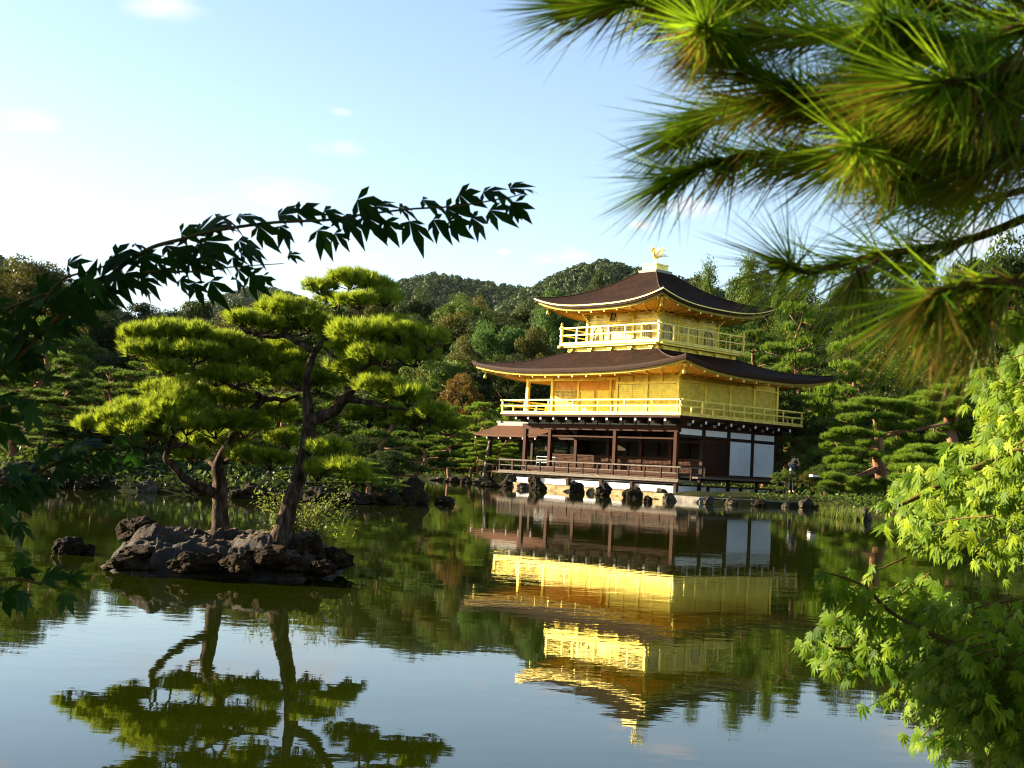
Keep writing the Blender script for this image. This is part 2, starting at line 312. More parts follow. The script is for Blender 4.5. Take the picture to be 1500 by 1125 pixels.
def ground_z(X, Y):
    X = np.asarray(X, float); Y = np.asarray(Y, float)
    s = np.minimum(sdf(POND, X, Y), 1e9); si = sdf(ISLE, X, Y)
    land = np.where(s > 0, s, np.maximum(s, -si))
    z = np.where(land > 0, .42*(1-np.exp(-land*1.3)), np.maximum(land*.6, -.7))
    isl = (si < 0)
    z = np.where(isl, z+.25*(1-np.exp(si*.4)), z)
    far = np.clip(Y-(84-np.clip(X-8, 0, 40)*.5), 0, None)
    z = z+np.where((s > 0) & ~isl, 13*(1-np.exp(-far/110.))+.0*far, 0)
    bmp = .06*np.sin(X*1.7+np.cos(Y*1.1)*2)*np.sin(Y*1.3+X*.4)
    z = z+np.where(land > .8, bmp, 0)
    bw = -((X-8.248)*cos(.82459)-(Y-62.794)*sin(.82459)); bn = (X-8.248)*sin(.82459)+(Y-62.794)*cos(.82459)
    z = np.where((bw > -4.5) & (bw < 16.5) & (bn > -12) & (bn < 7), np.minimum(z, .08), z)
    return z
def gz(x, y): return float(ground_z(np.array([x]), np.array([y]))[0])
def axis_coords(lo, hi, step, end, grow=1.22):
    a = list(np.arange(lo, hi+1e-6, step)); s = step
    while a[-1] < end: s *= grow; a.append(a[-1]+s)
    s = step
    while a[0] > -end: s *= grow; a.insert(0, a[0]-s)
    return np.array(a)
def build_ground():
    xs = axis_coords(-42, 46, .7, 3000); ys = axis_coords(-6, 100, .7, 3000)
    X, Y = np.meshgrid(xs, ys); Z = ground_z(X, Y); V = np.stack([X, Y, Z], -1).reshape(-1, 3)
    nx, ny = len(xs), len(ys); i = np.arange(nx-1)[None]+nx*np.arange(ny-1)[:, None]; i = i.ravel()
    F = np.stack([i, i+1, i+1+nx, i+nx], 1)
    m = surface('mossy_ground', [(.3, (.006, .008, .002)), (.5, (.014, .017, .004)), (.72, (.034, .030, .010))], .9, .98, spec=.03, bstr=.6, bdist=.1, detail=9)
    tag(link('ground', np_mesh('ground', V, F, True), m), kind='structure')
build_ground()
def water_mat():
    m, nt, bs, out = mat_new('pond_water'); N = nt.nodes.new; L = nt.links.new
    bs.inputs['Base Color'].default_value = (.0095, .0135, .0005, 1); bs.inputs['Roughness'].default_value = .015; bs.inputs['IOR'].default_value = 1.33; bs.inputs['Specular Tint'].default_value = (.80, .92, 1.0, 1)
    geo = N('ShaderNodeTexCoord')
    def nz(scale, det, st):
        mp = N('ShaderNodeMapping'); mp.inputs['Scale'].default_value = st; mp.inputs['Rotation'].default_value = (0, 0, .15); L(geo.outputs['Object'], mp.inputs[0])
        n = N('ShaderNodeTexNoise'); n.inputs['Scale'].default_value = scale; n.inputs['Detail'].default_value = det; n.inputs['Roughness'].default_value = .5; L(mp.outputs[0], n.inputs[0]); return n.outputs[0]
    a = nz(5.5, 3, (.7, 1.5, 1)); b = nz(1.1, 2, (.8, 1.2, 1)); patch = nz(.16, 2, (1, 1, 1))
    pr = N('ShaderNodeMapRange'); L(patch, pr.inputs[0]); pr.inputs[1].default_value = .4; pr.inputs[2].default_value = .65; pr.inputs[3].default_value = .35; pr.inputs[4].default_value = 1.0
    ma = N('ShaderNodeMath'); ma.operation = 'MULTIPLY'; L(a, ma.inputs[0]); L(pr.outputs[0], ma.inputs[1])
    mb = N('ShaderNodeMath'); mb.operation = 'MULTIPLY_ADD'; L(b, mb.inputs[0]); mb.inputs[1].default_value = 2.2; L(ma.outputs[0], mb.inputs[2])
    bp = bump(nt, bs, mb.outputs[0], 1.0, .0007)
    return m
def build_water():
    V = np.array([(-45, 1.2, 0), (45, 1.2, 0), (45, 95, 0), (-45, 95, 0)]); F = np.array([[0, 1, 2, 3]])
    tag(link('pond_water', np_mesh('pond_water', V, F), water_mat()), kind='structure')
build_water()
# ---------------------------------------------------------------- golden pavilion (local x = -w east-west, y = n south-north)
BX, BY, YAW = 8.248, 62.794, .82459
B1, BW, BN = 1.04, 11.92, 9.26
WC, NC = 6.50, 5.13
def wn(w, n, z=0.): return Vector((BX-cos(YAW)*w+sin(YAW)*n, BY+sin(YAW)*w+cos(YAW)*n, z))
def build_pavilion():
    root = empty('golden_pavilion', (BX, BY, 0), -YAW)
    tag(root, 'three storey pavilion clad in gold leaf with two curved dark roofs', 'pavilion')
    def P(mb, name, mat, parent=root): return mb.build(name, M[mat], parent)
    def box(name, mat, w0, w1, n0, n1, z0, z1, parent=root):
        m = MB(); m.box(-w0, -w1, n0, n1, z0, z1); return P(m, name, mat, parent)
    # ---- base and decks
    box('plaster_base', 'plaster', .35, 12.5, .29, 9.8, -.3, .53)
    m = MB(); m.box(-12.96, 0, 0, 3.3, .71, .80)
    for k in range(9):
        m.box(-12.9, -.06, .08+k*.12, .16+k*.12, .802, .806)
    deck = P(m, 'veranda_deck', 'greywood')
    box('deck_beam', 'darkwood', .1, 12.86, .12, .27, .62, .706, deck)
    for w in (.25, 3.1, 5.2, 7.6, 9.9, 12.2):
        box('deck_post', 'darkwood', w-.09, w+.09, .1, .27, -.1, .62, deck)
    fl = box('inner_floor', 'deckwood', .92, 12.05, .98, 9.3, .81, 1.12)
    box('floor_edge', 'redwood', .9, 12.07, .93, .98, .98, 1.14, fl)
    ed = box('side_deck', 'greywood', -.35, .91, 1.3, 10.6, .93, 1.02)
    for n in (1.5, 3.8, 6.2, 8.3, 10.3): box('deck_post', 'darkwood', -.2, -.06, n-.07, n+.07, .15, .93, ed)
    st = box('side_step', 'darkwood', -.75, -.36, 1.3, 9.0, .52, .60)
    for n in (1.6, 4.2, 6.8, 8.8): box('step_post', 'darkwood', -.68, -.55, n-.06, n+.06, .15, .52, st)
    # ---- deck railing
    m = MB()
    m.box(-12.96, .12, .04, .10, 1.42, 1.48); m.box(-12.96, 0, .05, .09, 1.13, 1.17); m.box(-12.96, .02, .03, .11, .81, .87)
    m.box(-.10, -.04, .1, 2.2, 1.42, 1.48); m.box(-.09, -.05, .1, 2.2, 1.13, 1.17)
    m.box(-12.92, -12.86, .1, 2.0, 1.42, 1.48); m.box(-12.91, -12.87, .1, 2.0, 1.13, 1.17)
    dr = P(m, 'deck_railing', 'greywood')
    for k in range(13):
        w = .07+k*1.068; box('railing_post', 'darkwood', w-.04, w+.04, .03, .11, .87, 1.42, dr)
    for n in (1.1, 2.15): box('railing_post', 'darkwood', .03, .11, n-.04, n+.04, .8, 1.42, dr)
    # ---- ground floor timber frame
    def column(w, n, z0, z1, mat='redwood', r=.10, name='column', parent=root): return box(name, mat, w-r, w+r, n-r, n+r, z0, z1, parent)
    for w in (B1, 5.14, 9.95, BW): column(w, B1, 1.12, 3.2)
    for w in (3.1, 5.14, 7.5, 9.95, BW): column(w, 3.1, 1.12, 3.4)
    for n in (3.1, 5.15, 7.2, BN): column(B1, n, .9, 3.86, 'darkwood')
    for w in (5.14, 9.95, BW): column(w, BN, .9, 3.86, 'darkwood')
    for n in (5.15, 7.2): column(BW, n, .9, 3.86, 'darkwood')
    box('front_beam', 'redwood', .86, 12.1, .92, 1.16, 3.20, 3.50)
    box('lintel', 'redwood', 1.14, 11.82, .99, 1.09, 2.82, 2.90)
    box('rear_lintel', 'darkwood', 1.14, 11.82, 3.06, 3.14, 2.72, 2.84)
    cb = box('ceiling', 'darkwood', 1.16, 11.8, 1.18, 9.1, 3.40, 3.46)
    for k in range(5): box('ceiling_batten', 'greywood', 2.0+k*2.2, 2.07+k*2.2, 1.3, 3.0, 3.345, 3.398, cb)
    for k in range(12):
        w0 = 1.12+k*.9; box('plaster_panel', 'cream', w0+.06, w0+.84, 1.08, 1.12, 3.52, 3.84)
    box('bracket_backing', 'darkwood', 1.05, 11.9, 1.13, 1.2, 3.5, 3.86)
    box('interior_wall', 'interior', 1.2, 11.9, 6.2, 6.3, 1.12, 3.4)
    for w in (2.2, 4.4, 6.6, 8.9): box('interior_post', 'darkwood', w-.07, w+.07, 6.08, 6.19, 1.12, 3.4)
    box('altar', 'darkwood', 4.2, 5.8, 4.9, 5.9, 1.12, 2.05)
    # lattice half-panels between the inner columns
    for (w0, w1) in ((1.2, 3.0), (3.2, 5.04), (5.24, 7.4), (7.6, 9.85), (10.05, 11.82)):
        m = MB(); z0, z1, n0 = 1.2, 1.86, 3.05
        k = int((w1-w0)/.085)
        for i in range(k+1):
            w = w0+(w1-w0)*i/k; m.box(-w-.014, -w+.014, n0, n0+.03, z0, z1)
        for i in range(10):
            z = z0+(z1-z0)*i/9; m.box(-w1, -w0, n0-.012, n0+.02, z-.012, z+.012)
        lp = P(m, 'lattice_panel', 'lattice')
        box('panel_backing', 'darkwood', w0, w1, n0+.04, n0+.06, z0, z1, lp)
        box('panel_rail', 'lattice', w0, w1, n0-.03, n0+.05, z1+.013, z1+.05, lp)
    # ---- east face
    for z0, z1 in ((3.42, 3.54), (2.95, 3.08), (.95, 1.16)): box('side_beam', 'darkwood', .95, 1.13, 1.15, 9.15, z0, z1)
    for i, (n0, n1) in enumerate(((1.15, 3.0), (3.2, 5.05), (5.25, 7.1), (7.3, 9.16))):
        box('transom_panel', 'plaster', 1.0, 1.06, n0+.03, n1-.03, 3.10, 3.40)
        box('upper_plaster', 'cream', 1.02, 1.08, n0+.03, n1-.03, 3.56, 3.84)
        if i >= 2: box('white_wall_panel', 'plaster', .99, 1.05, n0+.02, n1-.02, 1.18, 2.93)
    for n0, n1 in ((3.22, 4.10), (4.14, 5.03)):
        d = box('door', 'doorred', 1.0, 1.06, n0, n1, 1.18, 2.93)
        for k in range(2): box('door_panel', 'darkwood', .985, .998, n0+.07+k*.40, n0+.40+k*.40, 1.3, 2.8, d)
    box('back_wall', 'darkwood', 1.0, 11.95, 9.2, 9.3, .9, 3.86)
    box('west_wall', 'darkwood', 11.88, 11.96, 5.2, 9.2, .9, 3.86)
    # ---- brackets under the first balcony
    mb = MB(); mb.box(-.06, .06, -.86, 0, -.07, .07); mb.box(-.08, .08, -.45, 0, -.2, -.07)
    arm = mb.mesh('bracket')
    arm.materials.append(M['darkwood'])
    mt = MB(); mt.box(-.065, .065, -.885, -.862, -.075, .075); tip = mt.mesh('bracket_tip'); tip.materials.append(M['whitetip'])
    def bracket(x, y, z, rz):
        a = bpy.data.objects.new('bracket', arm); COL.objects.link(a); a.parent = root; a.location = (x, y, z); a.rotation_euler = (0, 0, rz)
        t = bpy.data.objects.new('bracket_tip', tip); COL.objects.link(t); t.parent = a
    for k in range(12): bracket(-(1.1+k*.98), 1.05, 3.78, 0)
    for k in range(9): bracket(-1.0, 1.15+k*1.02, 3.72, pi/2)
    # ---- upper storey balcony
    bal = box('balcony', 'goldlight', 0, 12.96, 0, 10.3, 3.97, 4.05)
    box('balcony_joist', 'redwood', .05, 12.9, .05, 10.25, 3.86, 3.968, bal)
    def railing(x0, x1, y0, y1, z0, h, mat, step, corner=0., name='balcony_railing'):
        m = MB(); t = .035
        for z, ex in ((z0+h, .16), (z0+h*.55, .12), (z0+.05, .04)):
            for y in (y0, y1): m.box(x0-ex, x1+ex, y-t, y+t, z-t, z+t)
            for x in (x0, x1): m.box(x-t*.95, x+t*.95, y0+t, y1-t, z-t*.95, z+t*.95)
            for y in (y0, y1):
                for x in (x0, x1): m.box(x-t*.95, x+t*.95, y-ex if y == y0 else y+t, y-t if y == y0 else y+ex, z-t*.95, z+t*.95)
        r = P(m, name, mat)
        def post(x, y, top, w=.035):
            b = MB(); b.box(x-w, x+w, y-w, y+w, z0, top); P(b, 'railing_post', mat, r)
        for (a0, a1, fn) in ((x0, x1, lambda q: [(q, y0), (q, y1)]), (y0, y1, lambda q: [(x0, q), (x1, q)])):
            n = max(2, round((a1-a0)/step))
            for i in range(n+1):
                q = a0+(a1-a0)*i/n
                for (x, y) in fn(q):
                    if i in (0, n) and a0 == y0: continue
                    post(x, y, z0+h-.036)
                if i < n and not corner:
                    for (x, y) in fn(q+(a1-a0)/n/2): post(x, y, z0+h*.55-.036, .03)
        if corner:
            for x in (x0, x1):
                for y in (y0, y1):
                    b = MB(); b.box(x-.06, x+.06, y-.06, y+.06, z0, z0+h+.12); b.lathe((x, y, z0+h+.12), [(.07, 0), (.085, .03), (.05, .06), (.075, .12), (.03, .2), (.002, .24)], 8)
                    P(b, 'corner_post', mat, r)
        return r
    railing(-12.9, -.06, .06, 10.24, 4.05, .70, 'goldlight', 1.72)
    # ---- first upper storey (gold)
    Z0, Z1, ZT = 4.05, 5.72, 6.14
    for w in (B1, 3.09, 5.14, 9.95, BW): column(w, B1, Z0, ZT, 'gold', .085, 'gold_column')
    for n in (3.1, 5.15, 7.2, BN): column(B1, n, Z0, ZT, 'gold', .085, 'gold_column')
    for w in (7.5, 9.95, BW): column(w, 3.1, Z0, ZT, 'gold', .085, 'gold_column')
    for n in (5.15, 7.2, BN): column(BW, n, Z0, ZT, 'gold', .085, 'gold_column')
    for (n0, n1) in ((1.13, 3.01), (3.19, 5.06), (5.24, 7.11), (7.29, 9.17)):
        box('gold_wall_panel', 'goldwall', 1.02, 1.07, n0, n1, Z0, Z1)
        box('gold_frieze', 'gold', 1.03, 1.08, n0, n1, Z1+.1, ZT)
    box('gold_rail', 'gold', .93, 1.14, 1.13, 9.17, Z1, Z1+.1)
    for k in range(4):
        w0 = 1.13+k*.985
        sh = box('gold_shutter', 'goldwall', w0+.02, w0+.965, 1.0, 1.05, Z0, 5.60)
        box('shutter_frame', 'gold', w0-.02, w0+.018, .985, 1.055, Z0, 5.60, sh)
    box('gold_rail', 'gold', 1.126, 5.05, .96, 1.10, 5.61, 5.74)
    box('gold_frieze', 'gold', 1.126, 5.05, 1.03, 1.08, 5.75, ZT)
    for w in (2.1, 3.09, 4.1): box('frieze_strut', 'gold', w-.05, w+.05, .975, 1.028, 5.75, ZT)
    box('gold_lintel', 'gold', 5.23, 11.83, .98, 1.12, 5.86, 6.0)
    box('porch_ceiling', 'goldsoffit', 5.23, 12.0, 1.13, 3.2, 6.02, 6.08)
    box('porch_side_wall', 'goldwall', 5.12, 5.18, 1.13, 3.2, Z0, ZT)
    for (w0, w1, mt_) in ((5.2, 6.27, 'gold'), (6.31, 7.4, 'gold'), (7.6, 8.68, 'gold'), (8.72, 9.86, 'gold')):
        s_ = box('gold_sliding_door', mt_, w0, w1, 3.08, 3.13, Z0, 5.5)
        mm = MB(); mm.box(-w1, -w1+.05, 3.04, 3.078, Z0, 5.5); mm.box(-w0-.05, -w0, 3.04, 3.078, Z0, 5.5); mm.box(-w1+.05, -w0-.05, 3.04, 3.078, 5.42, 5.5); mm.box(-w1+.05, -w0-.05, 3.04, 3.078, 4.6, 4.65)
        P(mm, 'door_frame', 'gold', s_)
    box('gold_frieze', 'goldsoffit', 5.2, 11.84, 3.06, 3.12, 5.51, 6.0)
    mm = MB(); w0, w1 = 10.04, 11.83
    for i in range(19): w = w0+(w1-w0)*i/18; mm.box(-w-.012, -w+.012, 3.03, 3.06, 4.85, 5.5)
    for i in range(9): z = 4.85+.65*i/8; mm.box(-w1, -w0, 3.02, 3.05, z-.012, z+.012)
    lw = P(mm, 'lattice_window', 'goldlight'); box('lattice_backing', 'goldsoffit', w0, w1, 3.07, 3.1, 4.85, 5.5, lw)
    box('gold_wall_panel', 'goldwall', w0, w1, 3.06, 3.11, Z0, 4.84)
    box('gold_wall_panel', 'goldwall', 1.1, 11.9, 9.2, 9.26, Z0, ZT)
    box('gold_wall_panel', 'goldwall', 11.86, 11.92, 3.2, 9.18, Z0, ZT)
    # ---- curved roofs
    def roof(outer, inner, z_tip, z_mid, z_top, lip, fas, wall, z_wall, trim, expo=3.0, c=.5):
        x0, x1, y0, y1 = outer; a0, a1, b0, b1 = inner; lift = z_tip-z_mid; H = z_top-z_mid
        OC = [(x0, y0), (x1, y0), (x1, y1), (x0, y1)]; IC = [(a0, b0), (a1, b0), (a1, b1), (a0, b1)]
        wx0, wx1, wy0, wy1 = wall; WCN = [(wx0, wy0), (wx1, wy0), (wx1, wy1), (wx0, wy1)]
        NS, NT = 40, 14
        def P2(A, k, s): p, q = A[k], A[(k+1) % 4]; t = (s+1)/2; return p[0]+(q[0]-p[0])*t, p[1]+(q[1]-p[1])*t
        def push(k, s, d):   # offset of the eave line, d>0 inwards
            cx, cy = (x0+x1)/2, (y0+y1)/2; p, q = OC[k], OC[(k+1) % 4]
            ox0, ox1, oy0, oy1 = x0+d, x1-d, y0+d, y1-d; A = [(ox0, oy0), (ox1, oy0), (ox1, oy1), (ox0, oy1)]
            return P2(A, k, s)
        L = lambda s: lift*abs(s)**expo
        top = MB(); edge = MB(); tr = MB(); fa = MB(); sf = MB()
        for k in range(4):
            vs = []; fs = []
            for i in range(NS+1):
                s = -1+2*i/NS; o = P2(OC, k, s); n_ = P2(IC, k, s)
                for j in range(NT+1):
                    t = j/NT; vs.append((o[0]+(n_[0]-o[0])*t, o[1]+(n_[1]-o[1])*t, z_mid+L(s)*(1-t)**2.2+H*(c*t+(1-c)*t*t)))
            for i in range(NS):
                for j in range(NT): a = i*(NT+1)+j; fs.append((a, a+NT+1, a+NT+2, a+1))
            top.add(vs, fs, True)
            def strip(mb, sec):   # section: list of (inset, dz)
                vs = []; n2 = len(sec)
                for i in range(NS+1):
                    s = -1+2*i/NS
                    for (d, dz) in sec: p = push(k, s, d); vs.append((p[0], p[1], z_mid+L(s)+dz))
                mb.add(vs, [(i*n2+j, i*n2+j+1, (i+1)*n2+j+1, (i+1)*n2+j) for i in range(NS) for j in range(n2-1)], False)
            strip(edge, [(0, 0), (.015, -lip*.45), (.06, -lip), (.30, -lip-.01)])
            if trim: strip(tr, [(-.012, -.045), (-.012, -.10), (.05, -.105)])
            strip(fa, [(.17, -lip-.012), (.19, -lip-fas), (.40, -lip-fas-.005)])
            vs = []
            NJ = 6
            for i in range(NS+1):
                s = -1+2*i/NS; p = push(k, s, .38); q = P2(WCN, k, s)
                for j in range(NJ+1):
                    t = j/NJ; vs.append((p[0]+(q[0]-p[0])*t, p[1]+(q[1]-p[1])*t, z_mid+L(s)*(1-t)**1.3-lip-fas+.012+t*(z_wall-(z_mid-lip-fas))))
            sf.add(vs, [(i*(NJ+1)+j, i*(NJ+1)+j+1, (i+1)*(NJ+1)+j+1, (i+1)*(NJ+1)+j) for i in range(NS) for j in range(NJ)], True)
        r = P(top, 'roof', 'bark_roof'); P(edge, 'eave_edge', 'bark_edge', r); P(fa, 'eave_fascia', 'goldshade', r); P(sf, 'soffit', 'goldsoffit', r)
        if trim: P(tr, 'eave_trim', 'goldlight', r)
        for k in range(4):
            rid = MB(); pts = []
            for j in range(NT+1):
                t = j/NT; o, n_ = OC[k], IC[k]; pts.append((o[0]+(n_[0]-o[0])*t, o[1]+(n_[1]-o[1])*t, z_mid+lift*(1-t)**2.2+H*(c*t+(1-c)*t*t)+.01))
            rid.tube(pts, [.035]*len(pts), 6)
            P(rid, 'hip_ridge', 'bark_edge', r)
        # rafters on the two faces seen, with pale ends
        for k, n_r in ((0, 15 if x1-x0 > 11 else 10), (1, 12 if x1-x0 > 11 else 10)):
            for i in range(n_r):
                s = -.93+1.86*i/(n_r-1); p = push(k, s, .24); q0 = P2(WCN, k, s); q = (p[0]+(q0[0]-p[0])*.97, p[1]+(q0[1]-p[1])*.97)
                zb = z_mid+L(s)-lip-fas
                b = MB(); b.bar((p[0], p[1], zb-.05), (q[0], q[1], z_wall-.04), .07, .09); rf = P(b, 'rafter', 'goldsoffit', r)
                d = Vector((p[0]-q[0], p[1]-q[1], 0)).normalized()
                b = MB(); b.bar(Vector((p[0], p[1], zb-.05))+d*.002, Vector((p[0], p[1], zb-.05))+d*.03, .075, .095); P(b, 'rafter_end', 'goldlight', rf)
        # corner brackets and hanging bells
        for k in (0, 1, 3):
            o = OC[k]; cx, cy = (x0+x1)/2, (y0+y1)/2; dx, dy = (1 if o[0] < cx else -1), (1 if o[1] < cy else -1)
            b = MB(); b.bar((o[0]+dx*.42, o[1]+dy*.42, z_tip-lip-fas-.14), (WCN[k][0], WCN[k][1], z_wall-.10), .12, .14); P(b, 'hip_rafter', 'gold', r)
            b = MB(); b.lathe((o[0]+dx*.55, o[1]+dy*.55, z_tip-lip-fas-.56), [(.002, .34), (.012, .33), (.012, .22), (.05, .2), (.07, .12), (.085, 0), (.07, 0), (.002, .02)], 10); P(b, 'wind_bell', 'goldlight', r)
        return r
    roof((-14.2, 1.245, -1.245, 11.55), (-WC-3.3, -WC+3.3, NC-3.3, NC+3.3), 6.84, 6.30, 7.52, .22, .14, (-BW+.02, -B1-.02, B1+.02, BN-.02), 6.13, False)
    ev = 4.674
    # ---- top storey
    D3 = 3.59
    box('upper_base', 'gold', WC-3.28, WC+3.28, NC-3.28, NC+3.28, 7.36, 7.80)
    ud = box('upper_balcony', 'goldlight', WC-D3-.02, WC+D3+.02, NC-D3-.02, NC+D3+.02, 7.84, 7.93)
    m = MB()
    for s in (-1, 1):
        m.box(-WC-D3-.2, -WC+D3+.2, NC+s*(D3-.1)-.06, NC+s*(D3-.1)+.06, 7.74, 7.836); m.box(-WC+s*(D3-.1)-.06, -WC+s*(D3-.1)+.06, NC-D3-.2, NC+D3+.2, 7.735, 7.833)
    P(m, 'balcony_beam', 'gold', ud)
    cs = MB(); cs.box(-.17, .17, -.14, 0, .05, .10); cs.box(-.07, .07, -.12, 0, -.06, .048)
    for s in (-1, 1): cs.box(s*.13-.03, s*.13+.03, -.14, -.01, .10, .14)
    csm = cs.mesh('corbel'); csm.materials.append(M['gold'])
    for k in range(5):
        for (x, y, rz) in ((-WC-2.9+k*1.45, NC-3.285, 0), (-WC+3.285, NC-2.9+k*1.45, pi/2)):
            c_ = bpy.data.objects.new('corbel', csm); COL.objects.link(c_); c_.parent = root; c_.location = (x, y, 7.56); c_.rotation_euler = (0, 0, rz)
    railing(-WC-D3+.06, -WC+D3-.06, NC-D3+.06, NC+D3-.06, 7.93, .88, 'goldlight', 1.18, corner=1, name='upper_railing')
    H3 = 2.594
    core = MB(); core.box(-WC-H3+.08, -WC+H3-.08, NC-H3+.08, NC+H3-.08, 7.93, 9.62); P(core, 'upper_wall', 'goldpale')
    for face in range(4):
        ang = face*pi/2; c_, s_ = round(cos(ang)), round(sin(ang))
        def tr_(u, d, z):   # u along the wall, d outwards from the core face
            lx, ly = u, -(H3-.08)-d
            return (-WC+lx*c_-ly*s_, NC+lx*s_+ly*c_, z)
        def fbox(name, mat, u0, u1, d0, d1, z0, z1, parent=root):
            p, q = tr_(u0, d0, z0), tr_(u1, d1, z1); b = MB(); b.box(p[0], q[0], p[1], q[1], z0, z1); return P(b, name, mat, parent)
        for i, u in enumerate((-H3, -H3/3, H3/3)): fbox('gold_column', 'gold', u-(.0 if i == 0 else .075), u+(.15 if i == 0 else .075), 0.0015, .08, 7.93, 9.7)
        fbox('gold_rail', 'gold', -H3+.15, H3, .002, .055, 9.16, 9.24)
        if face > 1: continue
        for sgn in (-1, 1):
            uc = sgn*H3*2/3+.02; W_ = .36; zb, zs, za = 8.0, 8.62, 9.0
            prof = [(-W_*1.08, zb), (-W_*1.0, zs)]+[(-W_*cos(a)*(1 if a < 1.2 else .96), zs+(za-zs)*(sin(a)**.9)) for a in [k*pi/2/7 for k in range(1, 7)]]+[(0, za+.05)]
            prof += [(-x, z) for x, z in prof[-2::-1]]
            b = MB(); vs = [tr_(uc+x*.86, .012, zb+(z-zb)*.95) for x, z in prof]; b.add(vs, [tuple(range(len(vs)))]); wdw = P(b, 'arched_window', 'window')
            b = MB(); n = len(prof)
            for d0, d1 in ((.0, .05),):
                vs = [tr_(uc+x, d1, z) for x, z in prof]+[tr_(uc+x*.84, d1, zb+(z-zb)*.93) for x, z in prof]+[tr_(uc+x, d0, z) for x, z in prof]+[tr_(uc+x*.84, d0, zb+(z-zb)*.93) for x, z in prof]
                for i in range(n-1): b.add([vs[i], vs[i+1], vs[n+i+1], vs[n+i]], [(0, 1, 2, 3)]); b.add([vs[i], vs[i+1], vs[2*n+i+1], vs[2*n+i]], [(0, 1, 2, 3)]); b.add([vs[n+i], vs[n+i+1], vs[3*n+i+1], vs[3*n+i]], [(0, 1, 2, 3)])
            P(b, 'window_frame', 'goldshade', wdw)
            b = MB()
            for u in (-.16, 0, .16):
                p, q = tr_(uc+u-.015, .014, zb), tr_(uc+u+.015, .03, za-.1-abs(u)*.5); b.box(p[0], q[0], p[1], q[1], zb, za-.08-abs(u)*.6)
            for z in (8.2, 8.4, 8.6): p, q = tr_(uc-.29, .014, z), tr_(uc+.29, .028, z); b.box(p[0], q[0], p[1], q[1], z-.012, z+.012)
            P(b, 'window_bars', 'goldlight', wdw)
        for k in range(4):
            u0 = -.70+k*.36
            dr_ = fbox('panel_door', 'gold', u0, u0+.34, .003, .03, 7.95, 9.02)
            fbox('door_lattice', 'window', u0+.05, u0+.29, .031, .036, 8.56, 8.95, dr_)
            for z in (8.64, 8.74, 8.84): fbox('lattice_bar', 'goldlight', u0+.05, u0+.29, .037, .044, z-.012, z+.012, dr_)
        fbox('door_lintel', 'gold', -.80, .84, .003, .09, 9.04, 9.12)
        # bracket sets under the eave
        for u in (-H3+.06, -H3/3, H3/3, H3-.06):
            b = MB()
            for z, l in ((9.34, .12), (9.44, .26), (9.54, .40)):
                p, q = tr_(u-.06, .05, z), tr_(u+.06, .05+l, z+.07); b.box(p[0], q[0], p[1], q[1], z, z+.07)
                p, q = tr_(u-.05-l*.6, .05+l*.4, z+.072), tr_(u+.05+l*.6, .05+l*.4+.07, z+.098); b.box(p[0], q[0], p[1], q[1], z+.072, z+.098)
            P(b, 'eave_bracket', 'gold')
        for u in (-H3*.66, 0, H3*.66):
            if abs(u) < .1 and face == 0: continue
            fbox('eave_bracket', 'gold', u-.07, u+.07, .06, .3, 9.42, 9.52)
        if face == 0:
            # name plaque hung under the eave, tilted forward
            pl = MB(); pl.box(-.2, .2, -.05, 0, -.34, .34); p = P(pl, 'name_plaque', 'darkwood'); p.location = tr_(0.0, .62, 9.42); p.rotation_euler = (R(-14), 0, 0)
            fr = MB()
            for x in (-.225, .225): fr.box(x-.03, x+.03, -.08, .02, -.38, .38)
            for z in (-.36, .36): fr.box(-.19, .19, -.078, .018, z-.035, z+.035)
            P(fr, 'plaque_frame', 'goldlight', p)
            cu = bpy.data.curves.new('plaque_writing', 'FONT'); cu.body = '\u7a76\n\u7adf\n\u9802'; cu.size = .22; cu.align_x = 'CENTER'; cu.align_y = 'CENTER'; cu.extrude = .004; cu.space_line = .85
            t = bpy.data.objects.new('plaque_writing', cu); COL.objects.link(t); t.parent = p; t.location = (0, -.056, 0); t.rotation_euler = (R(90), 0, 0); cu.materials.append(M['goldlight'])
            me = bpy.data.meshes.new_from_object(t.evaluated_get(bpy.context.evaluated_depsgraph_get())); bpy.data.objects.remove(t)
            t = link('plaque_writing', me, None, p); t.location = (0, -.056, 0); t.rotation_euler = (R(90), 0, 0)
    r3 = roof((-WC-ev, -WC+ev, NC-ev, NC+ev), (-WC-.62, -WC+.62, NC-.62, NC+.62), 10.48, 9.90, 12.13, .22, .14, (-WC-H3+.02, -WC+H3-.02, NC-H3+.02, NC+H3-.02), 9.66, True, 2.8, .52)
    fb = box('finial_base', 'ridge', WC-.66, WC+.66, NC-.66, NC+.66, 12.08, 12.24)
    box('finial_block', 'goldlight', WC-.50, WC+.50, NC-.50, NC+.50, 12.24, 12.52, fb); box('finial_cap', 'goldlight', WC-.54, WC+.54, NC-.54, NC+.54, 12.522, 12.60, fb)
    # ---- phoenix
    px, py, pz = -WC, NC, 12.60
    b = MB()
    b.tube([(px, py-.02, pz+.47), (px, py-.03, pz+.40)], [.02, .02], 6)
    body = smooth_path([(px, py+.24, pz+.46), (px, py+.1, pz+.44), (px, py-.06, pz+.48), (px, py-.15, pz+.60), (px, py-.17, pz+.75), (px, py-.18, pz+.86), (px, py-.28, pz+.87), (px, py-.33, pz+.85)], 3)
    rr = [.03, .05, .08, .10, .105, .11, .11, .10, .09, .075, .06, .06, .05, .05, .055, .065, .06, .055, .045, .02, .015, .005]
    b.tube(body, [rr[min(i, len(rr)-1)] for i in range(len(body))], 10)
    ph = P(b, 'phoenix', 'goldlight')
    b = MB()
